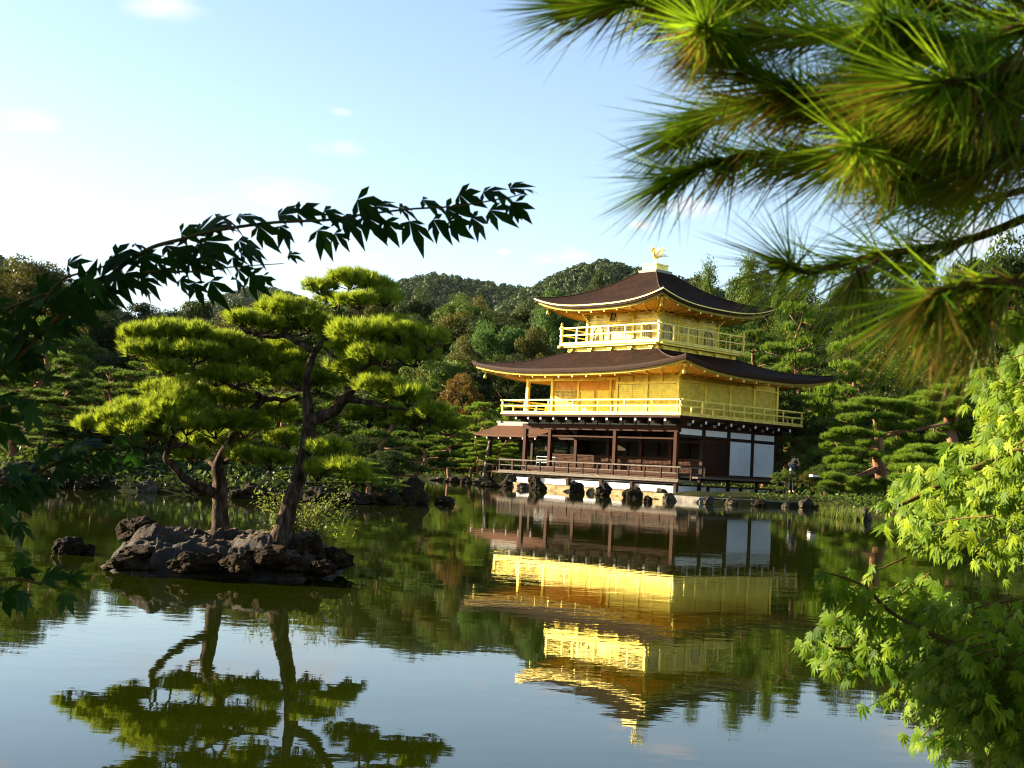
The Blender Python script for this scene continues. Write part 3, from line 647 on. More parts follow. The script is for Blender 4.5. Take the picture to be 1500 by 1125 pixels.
    for sx in (-1, 1): b.tube([(px+sx*.06, py, pz+.42), (px+sx*.07, py+.03, pz+.2), (px+sx*.06, py-.01, pz)], [.035, .02, .018], 6); b.tube([(px+sx*.06, py-.08, pz+.012), (px+sx*.06, py+.05, pz+.012)], [.015, .015], 6)
    P(b, 'leg', 'goldlight', ph)
    b = MB()
    for k in range(3): b.tube([(px, py-.16-.02*k, pz+.9), (px+(k-1)*.04, py-.12+.02*k, pz+1.0)], [.02, .004], 5)
    P(b, 'crest', 'goldlight', ph)
    for sx in (-1, 1):
        b = MB()
        for k in range(7):
            a = R(35+k*13); l = .55-.035*abs(k-2); o = Vector((px+sx*(.1+.02*k), py-.08+.045*k, pz+.56))
            e = o+Vector((sx*cos(a)*l*.75, .10+.05*k, sin(a)*l)); m_ = (o+e)/2+Vector((sx*.03, 0, .02))
            b.bar(o, m_, .05, .016); b.bar(m_, e, .07, .012)
        P(b, 'wing', 'goldlight', ph)
    b = MB()
    for k in range(7):
        a = R(-36+k*12); o = Vector((px, py+.2, pz+.46)); m_ = o+Vector((sin(a)*.3, .25, .10+.03*abs(k-3))); e = m_+Vector((sin(a)*.3, .22, -.02-.03*abs(k-3)))
        b.bar(o, m_, .03, .015); b.bar(m_, e, .06, .012)
    P(b, 'tail', 'goldlight', ph)
    # ---- fishing porch on the west side
    pr = MB(); x0, x1 = -17.5, -12.04; nr, ne, zr, ze = 4.0, 2.0, 3.56, 2.86
    NT = 8
    for sgn in (-1, 1):
        vs = []; NSX = 14
        for i in range(NSX+1):
            x = x0+(x1-x0)*i/NSX; lf = .10*max(0, 1-i/4)**2
            for j in range(NT+1):
                t = j/NT; vs.append((x, nr+sgn*(nr-ne)*(1-t), ze+lf*(1-t)+(zr-ze)*(.62*t+.38*t*t)))
        f = [(i*(NT+1)+j, (i+1)*(NT+1)+j, (i+1)*(NT+1)+j+1, i*(NT+1)+j+1) for i in range(NSX) for j in range(NT)]
        pr.add(vs, f, True)
        vs2 = [(x, y, z-.09) for x, y, z in vs]; pr.add(vs2, [tuple(reversed(q)) for q in f], True)
        e = [vs[i*(NT+1)] for i in range(NSX+1)]
        for i in range(NSX): pr.add([e[i], e[i+1], (e[i+1][0], e[i+1][1], e[i+1][2]-.09), (e[i][0], e[i][1], e[i][2]-.09)], [(0, 1, 2, 3)])
        g = [vs[j] for j in range(NT+1)]
        for j in range(NT): pr.add([g[j], g[j+1], (g[j+1][0], g[j+1][1], g[j+1][2]-.09), (g[j][0], g[j][1], g[j][2]-.09)], [(0, 1, 2, 3)])
    por = P(pr, 'porch_roof', 'porch_roof')
    b = MB(); b.box(-17.42, -12.1, 3.86, 4.14, 3.50, 3.66); b.box(-17.5, -17.15, 3.84, 4.16, 3.66, 3.78); b.bar((-17.3, 4, 3.70), (-12.1, 4, 3.70), .12, .10); P(b, 'porch_ridge', 'ridge', por)
    for k in range(6):
        x = -17.3+k*1.02
        for y0_, y1_ in ((2.05, 3.7), (5.95, 4.3)):
            b = MB(); b.bar((x, y0_, ze-.16), (x, y1_, ze+.30), .07, .09); rf = P(b, 'porch_rafter', 'redwood', por)
            if y0_ < 4:
                b = MB(); b.bar((x, 2.046, ze-.161), (x, 2.015, ze-.17), .075, .095); P(b, 'rafter_end', 'whitetip', rf)
    for x, y, z0 in ((-16.5, 2.55, -.3), (-16.5, 5.45, -.3), (-12.9, 2.55, -.1), (-12.9, 5.45, -.1), (-14.7, 5.45, -.3)):
        b = MB(); b.box(x-.08, x+.08, y-.08, y+.08, z0, 2.78); P(b, 'porch_column', 'darkwood', por)
    b = MB(); b.bar((-16.85, 2.3, -.3), (-16.5, 2.45, 2.5), .12); P(b, 'porch_brace', 'greywood', por)
    b = MB(); b.box(-16.7, -12.4, 2.5, 2.6, 2.62, 2.74); b.box(-16.7, -12.4, 5.4, 5.5, 2.62, 2.74); b.box(-16.56, -16.44, 2.61, 5.39, 2.62, 2.74); P(b, 'porch_beam', 'redwood', por)
    b = MB(); b.box(-16.9, -12.97, 2.3, 5.7, .66, .78); P(b, 'porch_floor', 'deckwood', por)
    b = MB()
    for z in (1.42, 1.15): b.box(-16.9, -13.0, 2.34, 2.39, z-.025, z+.025); b.box(-16.88, -16.83, 2.4, 5.6, z-.025, z+.025)
    for k in range(4): b.box(-16.9+k*1.25, -16.84+k*1.25, 2.33, 2.40, .78, 1.40)
    P(b, 'porch_railing', 'darkwood', por)
    return root
build_pavilion()

# ---------------------------------------------------------------- stone embankment and terrace in front of the pavilion
def build_embankment():
    line = [(-.3, 69.5), (1.9, 63.8), (3.6, 60.5), (5.0, 57.3), (6.55, 54.3)]
    def wall(name, pts, h0, h1, th, mat, label, cat):
        m = MB(); n = 34; P_ = smooth_path([(x, y, 0) for x, y in pts], 8); rng = random.Random(3)
        cols = []
        for i, p in enumerate(P_):
            q = P_[min(i+1, len(P_)-1)]-P_[max(i-1, 0)]; d = Vector((q[0], q[1], 0)).normalized(); nn = Vector((-d.y, d.x, 0)) # towards the land
            j = lambda a: (rng.random()-.5)*a
            c = Vector(p); cols.append([c+nn*(-.10+j(.12))+Vector((0, 0, -.4)), c+nn*(-.03+j(.10))+Vector((0, 0, .06+j(.06))), c+nn*(.03+j(.04))+Vector((0, 0, h0*.6)), c+nn*.05+Vector((0, 0, h0-.02+j(.02))), c+nn*.09+Vector((0, 0, h0)), c+nn*th+Vector((0, 0, h1)), c+nn*th+Vector((0, 0, -.4))])
        k = len(cols[0]); vs = [v for c in cols for v in c]
        m.add(vs, [(i*k+j, (i+1)*k+j, (i+1)*k+j+1, i*k+j+1) for i in range(len(cols)-1) for j in range(k-1)])
        m.add(cols[0], [tuple(range(k))]); m.add(cols[-1], [tuple(range(k-1, -1, -1))])
        return tag(m.build(name, M[mat]), label, cat)
    wall('stone_wall', line, .26, .19, 6.0, 'granite', 'low sunlit tan stone wall along the water below the railed veranda', 'stone wall')
    line2 = [(6.55, 54.2), (7.5, 52.3), (7.95, 51.9), (9.85, 52.4), (12.0, 53.6), (13.4, 54.8)]
    wall('stone_terrace', line2, .22, .23, 7.0, 'greystone', 'grey stone terrace in the shade below the white wall panels', 'terrace')
build_embankment()
#PART3
# ---------------------------------------------------------------- foliage generators
def rng_np(seed): return np.random.default_rng(seed)
def unit(v): return v/np.maximum(np.linalg.norm(v, axis=-1, keepdims=True), 1e-9)
def leaf_mesh(name, C, Nn, size, aspect, r):
    """rhombic leaves at C facing Nn"""
    n = len(C); t = unit(np.cross(Nn, unit(r.normal(size=(n, 3))))); b = np.cross(Nn, t); s = size[:, None]
    V = np.stack([C-t*s*.5, C+b*s*aspect*.5, C+t*s*.5, C-b*s*aspect*.5], 1).reshape(-1, 3)
    me = np_mesh(name, V, np.arange(4*n).reshape(n, 4)); q = np.sin(C[:, 0]*7.3+1)*np.sin(C[:, 1]*6.1+2)*np.sin(C[:, 2]*8.7); set_tint(me, np.repeat(np.clip(.5+.5*q+.15*r.normal(size=n), 0, 1), 4)); return me
def needle_mesh(name, C, A, n, L, w, spread, r, jitter=.3):
    """tufts at C (m,3) with axis A; n needles each"""
    m = len(C); c = np.repeat(C, n, 0); a = np.repeat(A, n, 0)
    d = unit(a+spread*r.normal(size=(m*n, 3))); l = L*(1-jitter/2+jitter*r.random((m*n, 1)))
    side = unit(np.cross(d, unit(r.normal(size=(m*n, 3)))))*w
    base = c+d*l*.06
    V = np.stack([base-side, base+side, base+d*l], 1).reshape(-1, 3)
    me = np_mesh(name, V, np.arange(3*m*n).reshape(-1, 3)); set_tint(me, np.repeat(r.random(m), 3*n)); return me
def pad_points(c, rad, n, r, top=.75, sub=6):
    """points of a flattened foliage cloud made of several small domes; returns points and outward axes"""
    rad = np.array(rad); a = r.random(sub)*6.283; q = np.sqrt(r.random(sub))*.74; q[0] = .1
    cs = np.stack([np.cos(a)*q, np.sin(a)*q, (1-q*q)*.35+.45*(r.random(sub)-.5)], 1); sr = (.34+.20*r.random(sub))
    k = r.integers(0, sub, n); d = unit(r.normal(size=(n, 3))); d[:, 2] = np.where(r.random(n) < top, np.abs(d[:, 2]), d[:, 2]*.5)
    e = (.35+.65*r.random((n, 1))**.6)
    P = np.array(c)+(cs[k]+d*e*np.stack([sr[k], sr[k], sr[k]*2.0], 1))*rad
    ax = unit(d*np.array([1, 1, .4])*.75+np.array([0, 0, .85])+cs[k]*np.array([.35, .35, 0])); return P, ax

def broadleaf(seed, nclump=60, leaves=420, size=.019, low=.12, wide=.36, cone=0.):
    """crown and trunk of unit height"""
    r = rng_np(seed); C = []; Nn = []; S = []
    for k in range(nclump):
        d = unit(r.normal(size=3)); d[2] = abs(d[2])*1.0 if r.random() < .7 else d[2]
        h = .5+(.5-low)*.0+ (.5-low/2)*d[2]*.85; h = np.clip(h, low+.05, .93)
        wd = wide*(1-cone*(h-.2)) * (1-.25*max(0, h-.75)/.25)
        q = .45+.68*r.random(); c = np.array([d[0]*wd*q, d[1]*wd*q, np.clip(h+.05*r.normal(), low, .95)])
        rad = (.060+.085*r.random())*np.array([1.1, 1.1, .8]); n = leaves
        e = unit(r.normal(size=(n, 3))); e[:, 2] = np.where(r.random(n) < .7, np.abs(e[:, 2]), e[:, 2])
        qq = .6+.45*r.random((n, 1)); C.append(c+e*qq*rad); Nn.append(unit(e+.9*r.normal(size=(n, 3))+np.array([0, 0, .4]))); S.append(size*(.6+.8*r.random(n)))
    C = np.concatenate(C); me = leaf_mesh('crown', C, np.concatenate(Nn), np.concatenate(S), .62, r)
    t = MB(); rg = random.Random(seed); p = [(0, 0, -.04)]
    for k in range(1, 7): p.append((p[-1][0]+(rg.random()-.5)*.03, p[-1][1]+(rg.random()-.5)*.03, k*.13))
    t.tube(p, [.028, .022, .019, .016, .012, .008, .004], 7)
    for k in range(7):
        a = rg.random()*6.28; i = 2+k % 4; q = Vector(p[i]); e = q+Vector((cos(a)*.22, sin(a)*.22, .12+.1*rg.random())); t.tube([q, (q+e)/2+Vector((0, 0, -.01)), e], [.010, .007, .003], 5)
    return t.mesh('trunk'), me
def conifer(seed, tiers=13, leaves=20000, size=.017, wide=.22):
    r = rng_np(seed); C = []; Nn = []; S = []
    for k in range(tiers*6):
        t = (k+r.random())/(tiers*6); h = .14+.84*t; a = r.random()*6.283; l = wide*(1-t)**.75*(.7+.5*r.random())+.02
        n = int(leaves/(tiers*6)*(.5+1.1*(1-t))); q = .25+.75*r.random((n, 1))
        P = np.concatenate([cos(a)*l*q+.035*r.normal(size=(n, 1)), sin(a)*l*q+.035*r.normal(size=(n, 1)), h-.06*q*q+.02*r.normal(size=(n, 1))+.03], 1)
        C.append(P); Nn.append(unit(np.array([cos(a)*.4, sin(a)*.4, .9])+.7*r.normal(size=(n, 3)))); S.append(size*(.5+.8*r.random(n)))
    me = leaf_mesh('crown', np.concatenate(C), np.concatenate(Nn), np.concatenate(S), .5, r)
    t = MB(); t.tube([(0, 0, -.04), (.004, 0, .3), (0, .004, .65), (0, 0, .97)], [.022, .017, .010, .002], 7); return t.mesh('trunk'), me
def layered_pine(seed, npad=17, tufts=150, n=8, L=.036, w=.0032, lean=.12, lo=.25, spread=.36):
    """garden pine of unit height with flat foliage layers"""
    r = rng_np(seed); rg = random.Random(seed); t = MB(); a0 = rg.random()*6.28
    p = [Vector((0, 0, -.05))]
    for k in range(1, 9):
        a = a0+k*1.3; p.append(Vector((lean*k/8*cos(a0)+.03*cos(a)*min(k, 3)/2, lean*k/8*sin(a0)+.03*sin(a)*min(k, 3)/2, k/8*.95)))
    sp = [Vector(q) for q in smooth_path(p, 4)]; t.tube(sp, [.032*(1-i/len(sp))**.8+.004 for i in range(len(sp))], 8, .06, seed)
    Ps = []; As = []
    for k in range(npad):
        f = k/(npad-1); h = lo+(.95-lo)*f**.9; i = min(len(sp)-1, int(h/.95*len(sp))); base = sp[i]
        a = k*2.4+rg.random()*.8; l = (.40*(1-f)**.8+.05)*(.65+.5*rg.random())
        c = base+Vector((cos(a)*l, sin(a)*l, .03+.05*rg.random()-.06*(1-f)))
        if k == npad-1: c = base+Vector((0, 0, .03))
        m = (base+c)/2+Vector((0, 0, -.015+.03*rg.random())); t.tube([base, m, c], [.012*(1-f*.6), .008*(1-f*.6), .004], 6)
        for j, q in enumerate((1.0, .52)):
            if j and (f > .8): continue
            cc = base+(c-base)*q; rad = ((.17-.07*f)*(.8+.5*rg.random())*(1 if j == 0 else .75), (.17-.07*f)*(.8+.5*rg.random())*(1 if j == 0 else .75), .035+.012*rg.random())
            P_, A_ = pad_points(tuple(cc+Vector((0, 0, .012))), rad, int(tufts*(1.1-.5*f)*(1 if j == 0 else .7)), r, .8); Ps.append(P_); As.append(A_)
            for q2 in range(4):
                e = Vector(P_[q2*7 % len(P_)]); t.tube([cc, (cc+e)/2, e], [.004, .003, .0015], 4)
    return t.mesh('trunk'), needle_mesh('crown', np.concatenate(Ps), np.concatenate(As), n, L, w, spread, r)

LIB = {}
def lib(kind, fn, n, mat_t):
    LIB[kind] = [fn(k) for k in range(n)]
    for a, b in LIB[kind]: a.materials.append(M[mat_t])
lib('broad', lambda k: broadleaf(100+k), 5, 'bark')
lib('bush', lambda k: broadleaf(200+k, 50, 420, .023, .0, .50), 3, 'bark')
lib('cedar', lambda k: conifer(300+k), 3, 'bark')
lib('pine', lambda k: layered_pine(400+k), 5, 'barkred')
lib('pinelow', lambda k: layered_pine(500+k, 14, 170, 8, .045, .004, .2, .3), 3, 'barkred')
_cr = {}
def tree(kind, var, name, x, y, z, h, w, leaf, label, cat='tree', group=None, rz=None, rng=random, bark=None):
    tm, cm = LIB[kind][var % len(LIB[kind])]
    if (cm.name, leaf) not in _cr:
        c2 = cm.copy(); c2.materials.clear(); c2.materials.append(M[leaf]); _cr[(cm.name, leaf)] = c2
    e = empty(name, (x, y, z), rng.random()*6.28 if rz is None else rz); e.scale = (w, w, h)
    o = bpy.data.objects.new('trunk', tm); COL.objects.link(o); o.parent = e
    o = bpy.data.objects.new('crown', _cr[(cm.name, leaf)]); COL.objects.link(o); o.parent = e
    tag(e, label, cat, group); return e
def tree_px(kind, var, name, px, pytop, Y, wpx, leaf, label, cat='tree', group=None, base=None, rng=random, wk=.75):
    """a tree whose top is seen at (px, pytop) at distance Y, wpx wide in the photograph"""
    T = at(px, pytop, Y); zb = gz(T.x, Y) if base is None else base; h = max(.8, T.z-zb)
    w = wpx/FPX*Y/wk; return tree(kind, var, name, T.x, Y, zb, h, w, leaf, label, cat, group, rng=rng)

# ---------------------------------------------------------------- far wooded hills
def build_hills():
    r = rng_np(5); Cs = []; Ns = []; Ss = []
    HILLS = [(620, [(690, 470), (760, 428), (790, 412), (820, 396), (850, 386), (875, 381), (900, 385), (925, 391), (960, 397), (1000, 410), (1060, 428), (1140, 450), (1250, 470)], 170),
             (1000, [(520, 445), (560, 425), (600, 412), (640, 402), (665, 407), (700, 413), (740, 420), (770, 424), (820, 430), (880, 450)], 260),
             (1150, [(300, 460), (340, 440), (365, 428), (390, 421), (420, 427), (450, 436), (500, 455)], 260),
             (800, [(-220, 355), (-120, 362), (-50, 370), (0, 377), (20, 380), (50, 392), (90, 412), (130, 435), (190, 460)], 230)]
    for hi, (Y0, prof, depth) in enumerate(HILLS):
        P = np.array([tuple(at(px, py, Y0)) for px, py in prof]); xs = np.linspace(P[0, 0], P[-1, 0], 60); hs = np.interp(xs, P[:, 0], P[:, 2]); ys = np.linspace(Y0-depth*1.7, Y0+depth*.8, 40)
        def hz(x, y):
            h = np.interp(x, P[:, 0], P[:, 2]); q = np.exp(-((y-Y0)/depth)**2)
            return h*q*(1+.06*np.sin(x*.03+y*.02)*(1-q)*2)-8
        X, Yg = np.meshgrid(xs, ys); V = np.stack([X, Yg, hz(X, Yg)], -1).reshape(-1, 3); nx = len(xs); i = (np.arange(nx-1)[None]+nx*np.arange(len(ys)-1)[:, None]).ravel()
        tag(link('hill', np_mesh('hill', V, np.stack([i, i+1, i+1+nx, i+nx], 1), True), M['hillsoil']), kind='structure')
        nt = 4200 if hi == 0 else 2400
        tx = xs[0]+(xs[-1]-xs[0])*r.random(nt); ty = Y0-depth*1.2+depth*1.5*r.random(nt); tz = hz(tx, ty); th = (4.5+3.5*r.random(nt))*(1 if hi == 0 else 1.3)
        for k in range(nt):
            n = 80; e = unit(r.normal(size=(n, 3))); e[:, 2] = np.abs(e[:, 2])
            Cs.append(np.array([tx[k], ty[k], tz[k]+th[k]*.35])+e*np.array([th[k]*.42, th[k]*.42, th[k]*.55])*(.7+.3*r.random((n, 1)))); Ns.append(unit(e+.5*r.normal(size=(n, 3)))); Ss.append(th[k]*.15*(.6+.8*r.random(n)))
    me = leaf_mesh('far_forest', np.concatenate(Cs), np.concatenate(Ns), np.concatenate(Ss), .8, r)
    tag(link('far_forest', me, M['hillforest']), 'distant wood covering the far hills behind the pavilion', 'wood', kind='stuff')
M['hillsoil'] = surface('hill_soil', [(.3, (.02, .03, .012)), (.7, (.05, .06, .02))], .05, 1, bstr=0)
build_hills()

# ---------------------------------------------------------------- the wood behind the pond
SKY = [(-100, 372), (0, 376), (40, 381), (80, 398), (130, 415), (180, 428), (250, 438), (300, 428), (360, 430), (430, 438), (480, 430), (560, 420), (600, 414), (625, 408), (650, 420), (700, 430), (735, 425), (780, 432), (830, 418), (880, 404),
       (930, 405), (985, 410), (1010, 396), (1040, 386), (1075, 392), (1105, 376), (1150, 392), (1200, 398), (1250, 408), (1310, 404), (1380, 392), (1440, 380), (1500, 372), (1600, 360)]
def sky_y(px): return float(np.interp(px, [a for a, b in SKY], [b for a, b in SKY]))
LAND = [(60, 'at the far left edge'), (200, 'behind the dark maple twigs'), (420, 'behind the left islet pine'), (560, 'above the tall islet pine'), (690, 'left of the upper roof'), (830, 'beside the upper roof corner'), (970, 'behind the roof finial'), (1120, 'right of the roof finial'), (1240, 'right of the upper eave'), (1360, 'beneath the hanging pine needles'), (1700, 'at the far right edge')]
def build_wood():
    rg = random.Random(21); items = []
    def row(Y, dy, step, x0, x1, dev, kinds, rowname, wmul, skip=lambda px: False):
        px = x0
        while px < x1:
            q = px+(rg.random()-.5)*step*.5
            if not skip(q):
                kind, leaf, adj = rg.choice(kinds); items.append([q, sky_y(q)+dy+(rg.random()-.35)*dev, Y*(1+.06*(rg.random()-.5)), step*wmul*(.85+.4*rg.random()), kind, leaf, adj, rowname])
            px += step
    A = [('broad', 'leafdark', 'dark green broadleaf'), ('broad', 'leafdark', 'dark green broadleaf'), ('broad', 'leafgreen', 'mid green broadleaf'), ('broad', 'leafolive', 'olive brown broadleaf'), ('broad', 'leafdark', 'dark green broadleaf')]
    Bk = [('broad', 'leafdark', 'dark green broadleaf'), ('broad', 'leafdark', 'dark green broadleaf'), ('broad', 'leafgreen', 'mid green broadleaf'), ('broad', 'leafolive', 'olive brown broadleaf')]
    Cr = [('pine', 'pinefar', 'layered green pine'), ('pine', 'pinefar', 'layered green pine'), ('broad', 'leafgreen', 'mid green broadleaf'), ('broad', 'leafdark', 'dark green broadleaf'), ('cedar', 'leafgreen', 'green pointed conifer')]
    row(168, 8, 46, -70, 1590, 16, A, 'on the skyline', 1.75)
    row(140, 34, 56, -80, 1600, 26, A, 'just below the skyline', 1.7, lambda p: 900 < p < 1060)
    row(118, 78, 64, -60, 830, 30, Bk, 'halfway down the wood', 1.7)
    row(101, 128, 70, -70, 800, 30, Bk+[('bush', 'leafolive', 'rounded olive')], 'low in the wood', 1.6)
    row(92, 180, 70, 150, 790, 26, [('bush', 'leafdark', 'dark bushy'), ('broad', 'leafdark', 'dark green broadleaf'), ('bush', 'leafgreen', 'green bushy')], 'near the far shore', 1.6)
    row(110, 74, 66, 1080, 1600, 30, Cr, 'halfway down the slope', 1.6)
    row(92, 116, 74, 1090, 1600, 26, Cr, 'low on the slope', 1.5)
    row(80, 158, 78, 1130, 1590, 26, Cr+[('pine', 'pinebright', 'bright green layered pine')], 'at the foot of the slope', 1.5)
    row(70, 205, 80, 1165, 1590, 22, [('pine', 'pinefar', 'layered green pine'), ('bush', 'leafgreen', 'green bushy'), ('bush', 'leafdark', 'dark bushy')], 'behind the shore pines', 1.4)
    seen = {}
    items.sort(key=lambda t: t[0])
    def place(px):
        for lim, s in LAND:
            if px < lim: return s
        return LAND[-1][1]
    for it in items: seen.setdefault((it[6], it[7], place(it[0])), []).append(it)
    ORD = ['leftmost', 'second', 'third', 'fourth', 'fifth', 'sixth', 'seventh', 'eighth']
    for n, it in enumerate(items):
        px, py, Y, w, kind, leaf, adj, rown = it; grp = seen[(adj, rown, place(px))]; i = grp.index(it)
        base = f'{adj} tree {rown}, {place(px)}'
        if len(grp) > 1:
            base = (f'leftmost {base}' if i == 0 else f'rightmost {base}' if i == len(grp)-1 else f'{ORD[i]} {base}')
        nm = {'broad': 'broadleaf_tree', 'bush': 'bushy_tree', 'cedar': 'conifer_tree', 'pine': 'pine_tree'}[kind]
        tree_px(kind, rg.randrange(9), nm, px, py, Y, w, leaf, base, 'tree', 'trees of the wood behind the pond', rng=rg, wk={'broad': .78, 'bush': 1.05, 'cedar': .46, 'pine': .8}[kind])
build_wood()

# ---------------------------------------------------------------- trees that stand out
def build_special():
    rg = random.Random(8)
    def T(*a, **k): return tree_px(*a, rng=rg, **k)
    T('bush', 0, 'orange_tree', 677, 549, 88, 64, 'leaforange', 'rounded tree with orange autumn leaves beside the lower left eave', wk=.95)
    T('broad', 1, 'young_tree', 712, 472, 112, 96, 'leaffresh', 'fresh green young tree left of the upper balcony, left one of a pair', group='fresh green young trees', wk=.8)
    T('broad', 2, 'young_tree', 756, 476, 113, 92, 'leaffresh', 'fresh green young tree left of the upper balcony, right one of a pair', group='fresh green young trees', wk=.8)
    T('broad', 3, 'yellow_green_tree', 682, 496, 108, 100, 'leafolive', 'yellowish rounded tree below the pair of fresh green trees', wk=1.05)
    T('broad', 4, 'yellow_green_tree', 782, 478, 110, 96, 'leafolive', 'narrow yellowish tree beside the upper balcony corner', wk=1.0)
    T('bush', 0, 'bushy_tree', 742, 522, 98, 120, 'leafdark', 'dark bushy tree below the pair of fresh green trees', wk=1.0)
    T('bush', 2, 'bushy_tree', 640, 520, 97, 120, 'leafgreen', 'green bushy tree left of the orange leaved tree', wk=1.0)
    T('broad', 2, 'broadleaf_tree', 815, 420, 130, 70, 'leaffresh', 'yellow green tree top rising just over the upper left eave', wk=.8)
    T('broad', 3, 'broadleaf_tree', 878, 402, 132, 60, 'leafdark', 'dark tree top seen in front of the hill, above the roof slope', wk=.8)
    for i, (px, py, Y, w, lab) in enumerate([(1040, 385, 118, 74, 'feathery tall tree standing against the sky right of the finial, left one'), (1100, 375, 116, 96, 'tallest feathery tree against the sky right of the finial'), (1146, 388, 118, 70, 'feathery tree against the sky close to the hanging needle tip')]):
        T('cedar', i, 'tall_conifer', px, py, Y, w, 'leafgreen', lab, wk=.52)
    T('broad', 0, 'big_olive_tree', 62, 377, 125, 150, 'leafolive', 'big olive coloured tree rising highest at the left, above the maple twigs', wk=.8)
    T('broad', 1, 'big_olive_tree', -30, 392, 120, 130, 'leafolive', 'olive coloured tree cut by the left photo edge on the skyline', wk=.8)
    # pines on the shore left of the fishing porch
    for i, (px, py, Y, w, lab) in enumerate([(664, 602, 80, 78, 'layered pine on the far shore, leftmost of three left of the porch'), (705, 596, 82, 84, 'layered pine on the far shore, middle of three left of the porch'), (742, 598, 84, 66, 'layered pine directly behind the red brown porch roof'), (690, 648, 77, 62, 'low spreading pine on the far shore in front of the others'), (722, 652, 78, 56, 'small pine beside the leaning porch posts')]):
        T('pinelow' if i > 2 else 'pine', i, 'shore_pine', px, py, Y, w, 'pinebright', lab, group='pines on the far shore', wk=.8)
    # dark pines on the peninsula at the left
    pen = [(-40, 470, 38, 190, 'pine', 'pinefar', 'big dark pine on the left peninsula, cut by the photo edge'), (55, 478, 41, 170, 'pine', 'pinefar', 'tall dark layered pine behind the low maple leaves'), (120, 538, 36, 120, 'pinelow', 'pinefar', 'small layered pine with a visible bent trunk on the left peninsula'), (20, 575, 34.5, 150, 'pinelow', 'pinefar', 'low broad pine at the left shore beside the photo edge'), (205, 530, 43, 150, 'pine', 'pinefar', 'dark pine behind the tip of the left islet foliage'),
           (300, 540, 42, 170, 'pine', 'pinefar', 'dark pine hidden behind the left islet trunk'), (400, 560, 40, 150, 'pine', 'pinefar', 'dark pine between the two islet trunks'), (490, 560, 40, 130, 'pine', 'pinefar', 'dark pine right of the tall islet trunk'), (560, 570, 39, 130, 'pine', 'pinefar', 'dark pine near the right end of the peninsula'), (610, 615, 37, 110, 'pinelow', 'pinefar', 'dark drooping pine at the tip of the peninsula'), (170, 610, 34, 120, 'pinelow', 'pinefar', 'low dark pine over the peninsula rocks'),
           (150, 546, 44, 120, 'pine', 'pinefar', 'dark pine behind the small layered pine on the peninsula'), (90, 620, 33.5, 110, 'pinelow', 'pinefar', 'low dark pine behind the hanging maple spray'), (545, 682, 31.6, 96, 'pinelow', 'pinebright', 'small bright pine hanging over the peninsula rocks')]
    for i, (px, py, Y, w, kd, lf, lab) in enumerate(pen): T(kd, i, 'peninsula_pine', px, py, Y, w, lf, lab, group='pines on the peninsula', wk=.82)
    # right shore
    T('pine', 1, 'tall_pine', 1160, 458, 84, 120, 'pinebright', 'tall red trunked pine with open layers right of the balcony', wk=.8)
    T('pine', 2, 'tall_pine', 1238, 476, 80, 110, 'pinebright', 'pine with a pale dead stub on its trunk below the needles', wk=.8)
    T('pine', 3, 'shore_pine', 1258, 552, 63, 110, 'pinebright', 'fan shaped pine rising behind the big shore pine', wk=.8)
    for i, (px, py, Y, w, lab) in enumerate([(1170, 640, 66, 60, 'dense green bush beside the white wall panels'), (1190, 655, 64, 60, 'bush behind the standing person'), (1150, 560, 74, 90, 'leafy tree touching the right lower eave'), (1215, 640, 66, 70, 'olive bush at the edge of the big shore pine')]):
        T('bush', i, 'bush', px, py, Y, w, ['leafolive', 'leafgreen', 'leafgreen', 'leafolive'][i], lab, 'bush', wk=1.05)
    T('bush', 1, 'low_bush', 1150, 688, 60.5, 46, 'leafgreen', 'low bush in front of the standing person', 'bush', wk=1.05)
    T('bush', 2, 'low_bush', 1186, 690, 59.5, 40, 'leafolive', 'low bush right of the standing person', 'bush', wk=1.05)
    T('broad', 1, 'tall_broadleaf_tree', 1480, 344, 66, 190, 'leafdark', 'tall dark broadleaf tree with pale trunk at the right edge', wk=.8)
    T('broad', 4, 'tall_broadleaf_tree', 1425, 376, 72, 130, 'leafdark', 'slightly lower dark broadleaf tree left of the tall one at the right edge', wk=.8)
build_special()


# ---------------------------------------------------------------- thin air that pales the far hills
def build_haze():
    b = MB(); b.box(-700, 620, -40, 1500, -9.5, 330); m = bpy.data.materials.new('haze'); m.use_nodes = True; nt = m.node_tree; nt.nodes.clear()
    o = nt.nodes.new('ShaderNodeOutputMaterial'); v = nt.nodes.new('ShaderNodeVolumePrincipled'); v.inputs['Color'].default_value = (.80, .90, 1.0, 1); v.inputs['Density'].default_value = HAZE; v.inputs['Anisotropy'].default_value = .2
    nt.links.new(v.outputs[0], o.inputs['Volume']); tag(b.build('haze', m), 'thin bluish haze over the far hills', 'haze', kind='stuff')
HAZE = .00001
build_haze()

def unseen_shade_wood():  # unseen leaf mass added behind the camera to cut the sky fill
    r = rng_np(66); C = []; Nn = []
    for k in range(60):
        c = np.array([r.uniform(-9, 9), r.uniform(-9, -3.2), r.uniform(1.2, 8.5)]); n = 90; e = unit(r.normal(size=(n, 3))); C.append(c+e*np.array([1.3, 1.1, 1.0])*(.5+.5*r.random((n, 1)))); Nn.append(unit(e+.6*r.normal(size=(n, 3))))
    C = np.concatenate(C); tag(link('unseen_shade_wood', leaf_mesh('unseen_shade_wood', C, np.concatenate(Nn), .55*(.6+.6*r.random(len(C))), .7, r), M['leafdark']), 'unseen leafy wood added behind the viewpoint to block sky light', 'wood', kind='stuff')
unseen_shade_wood()
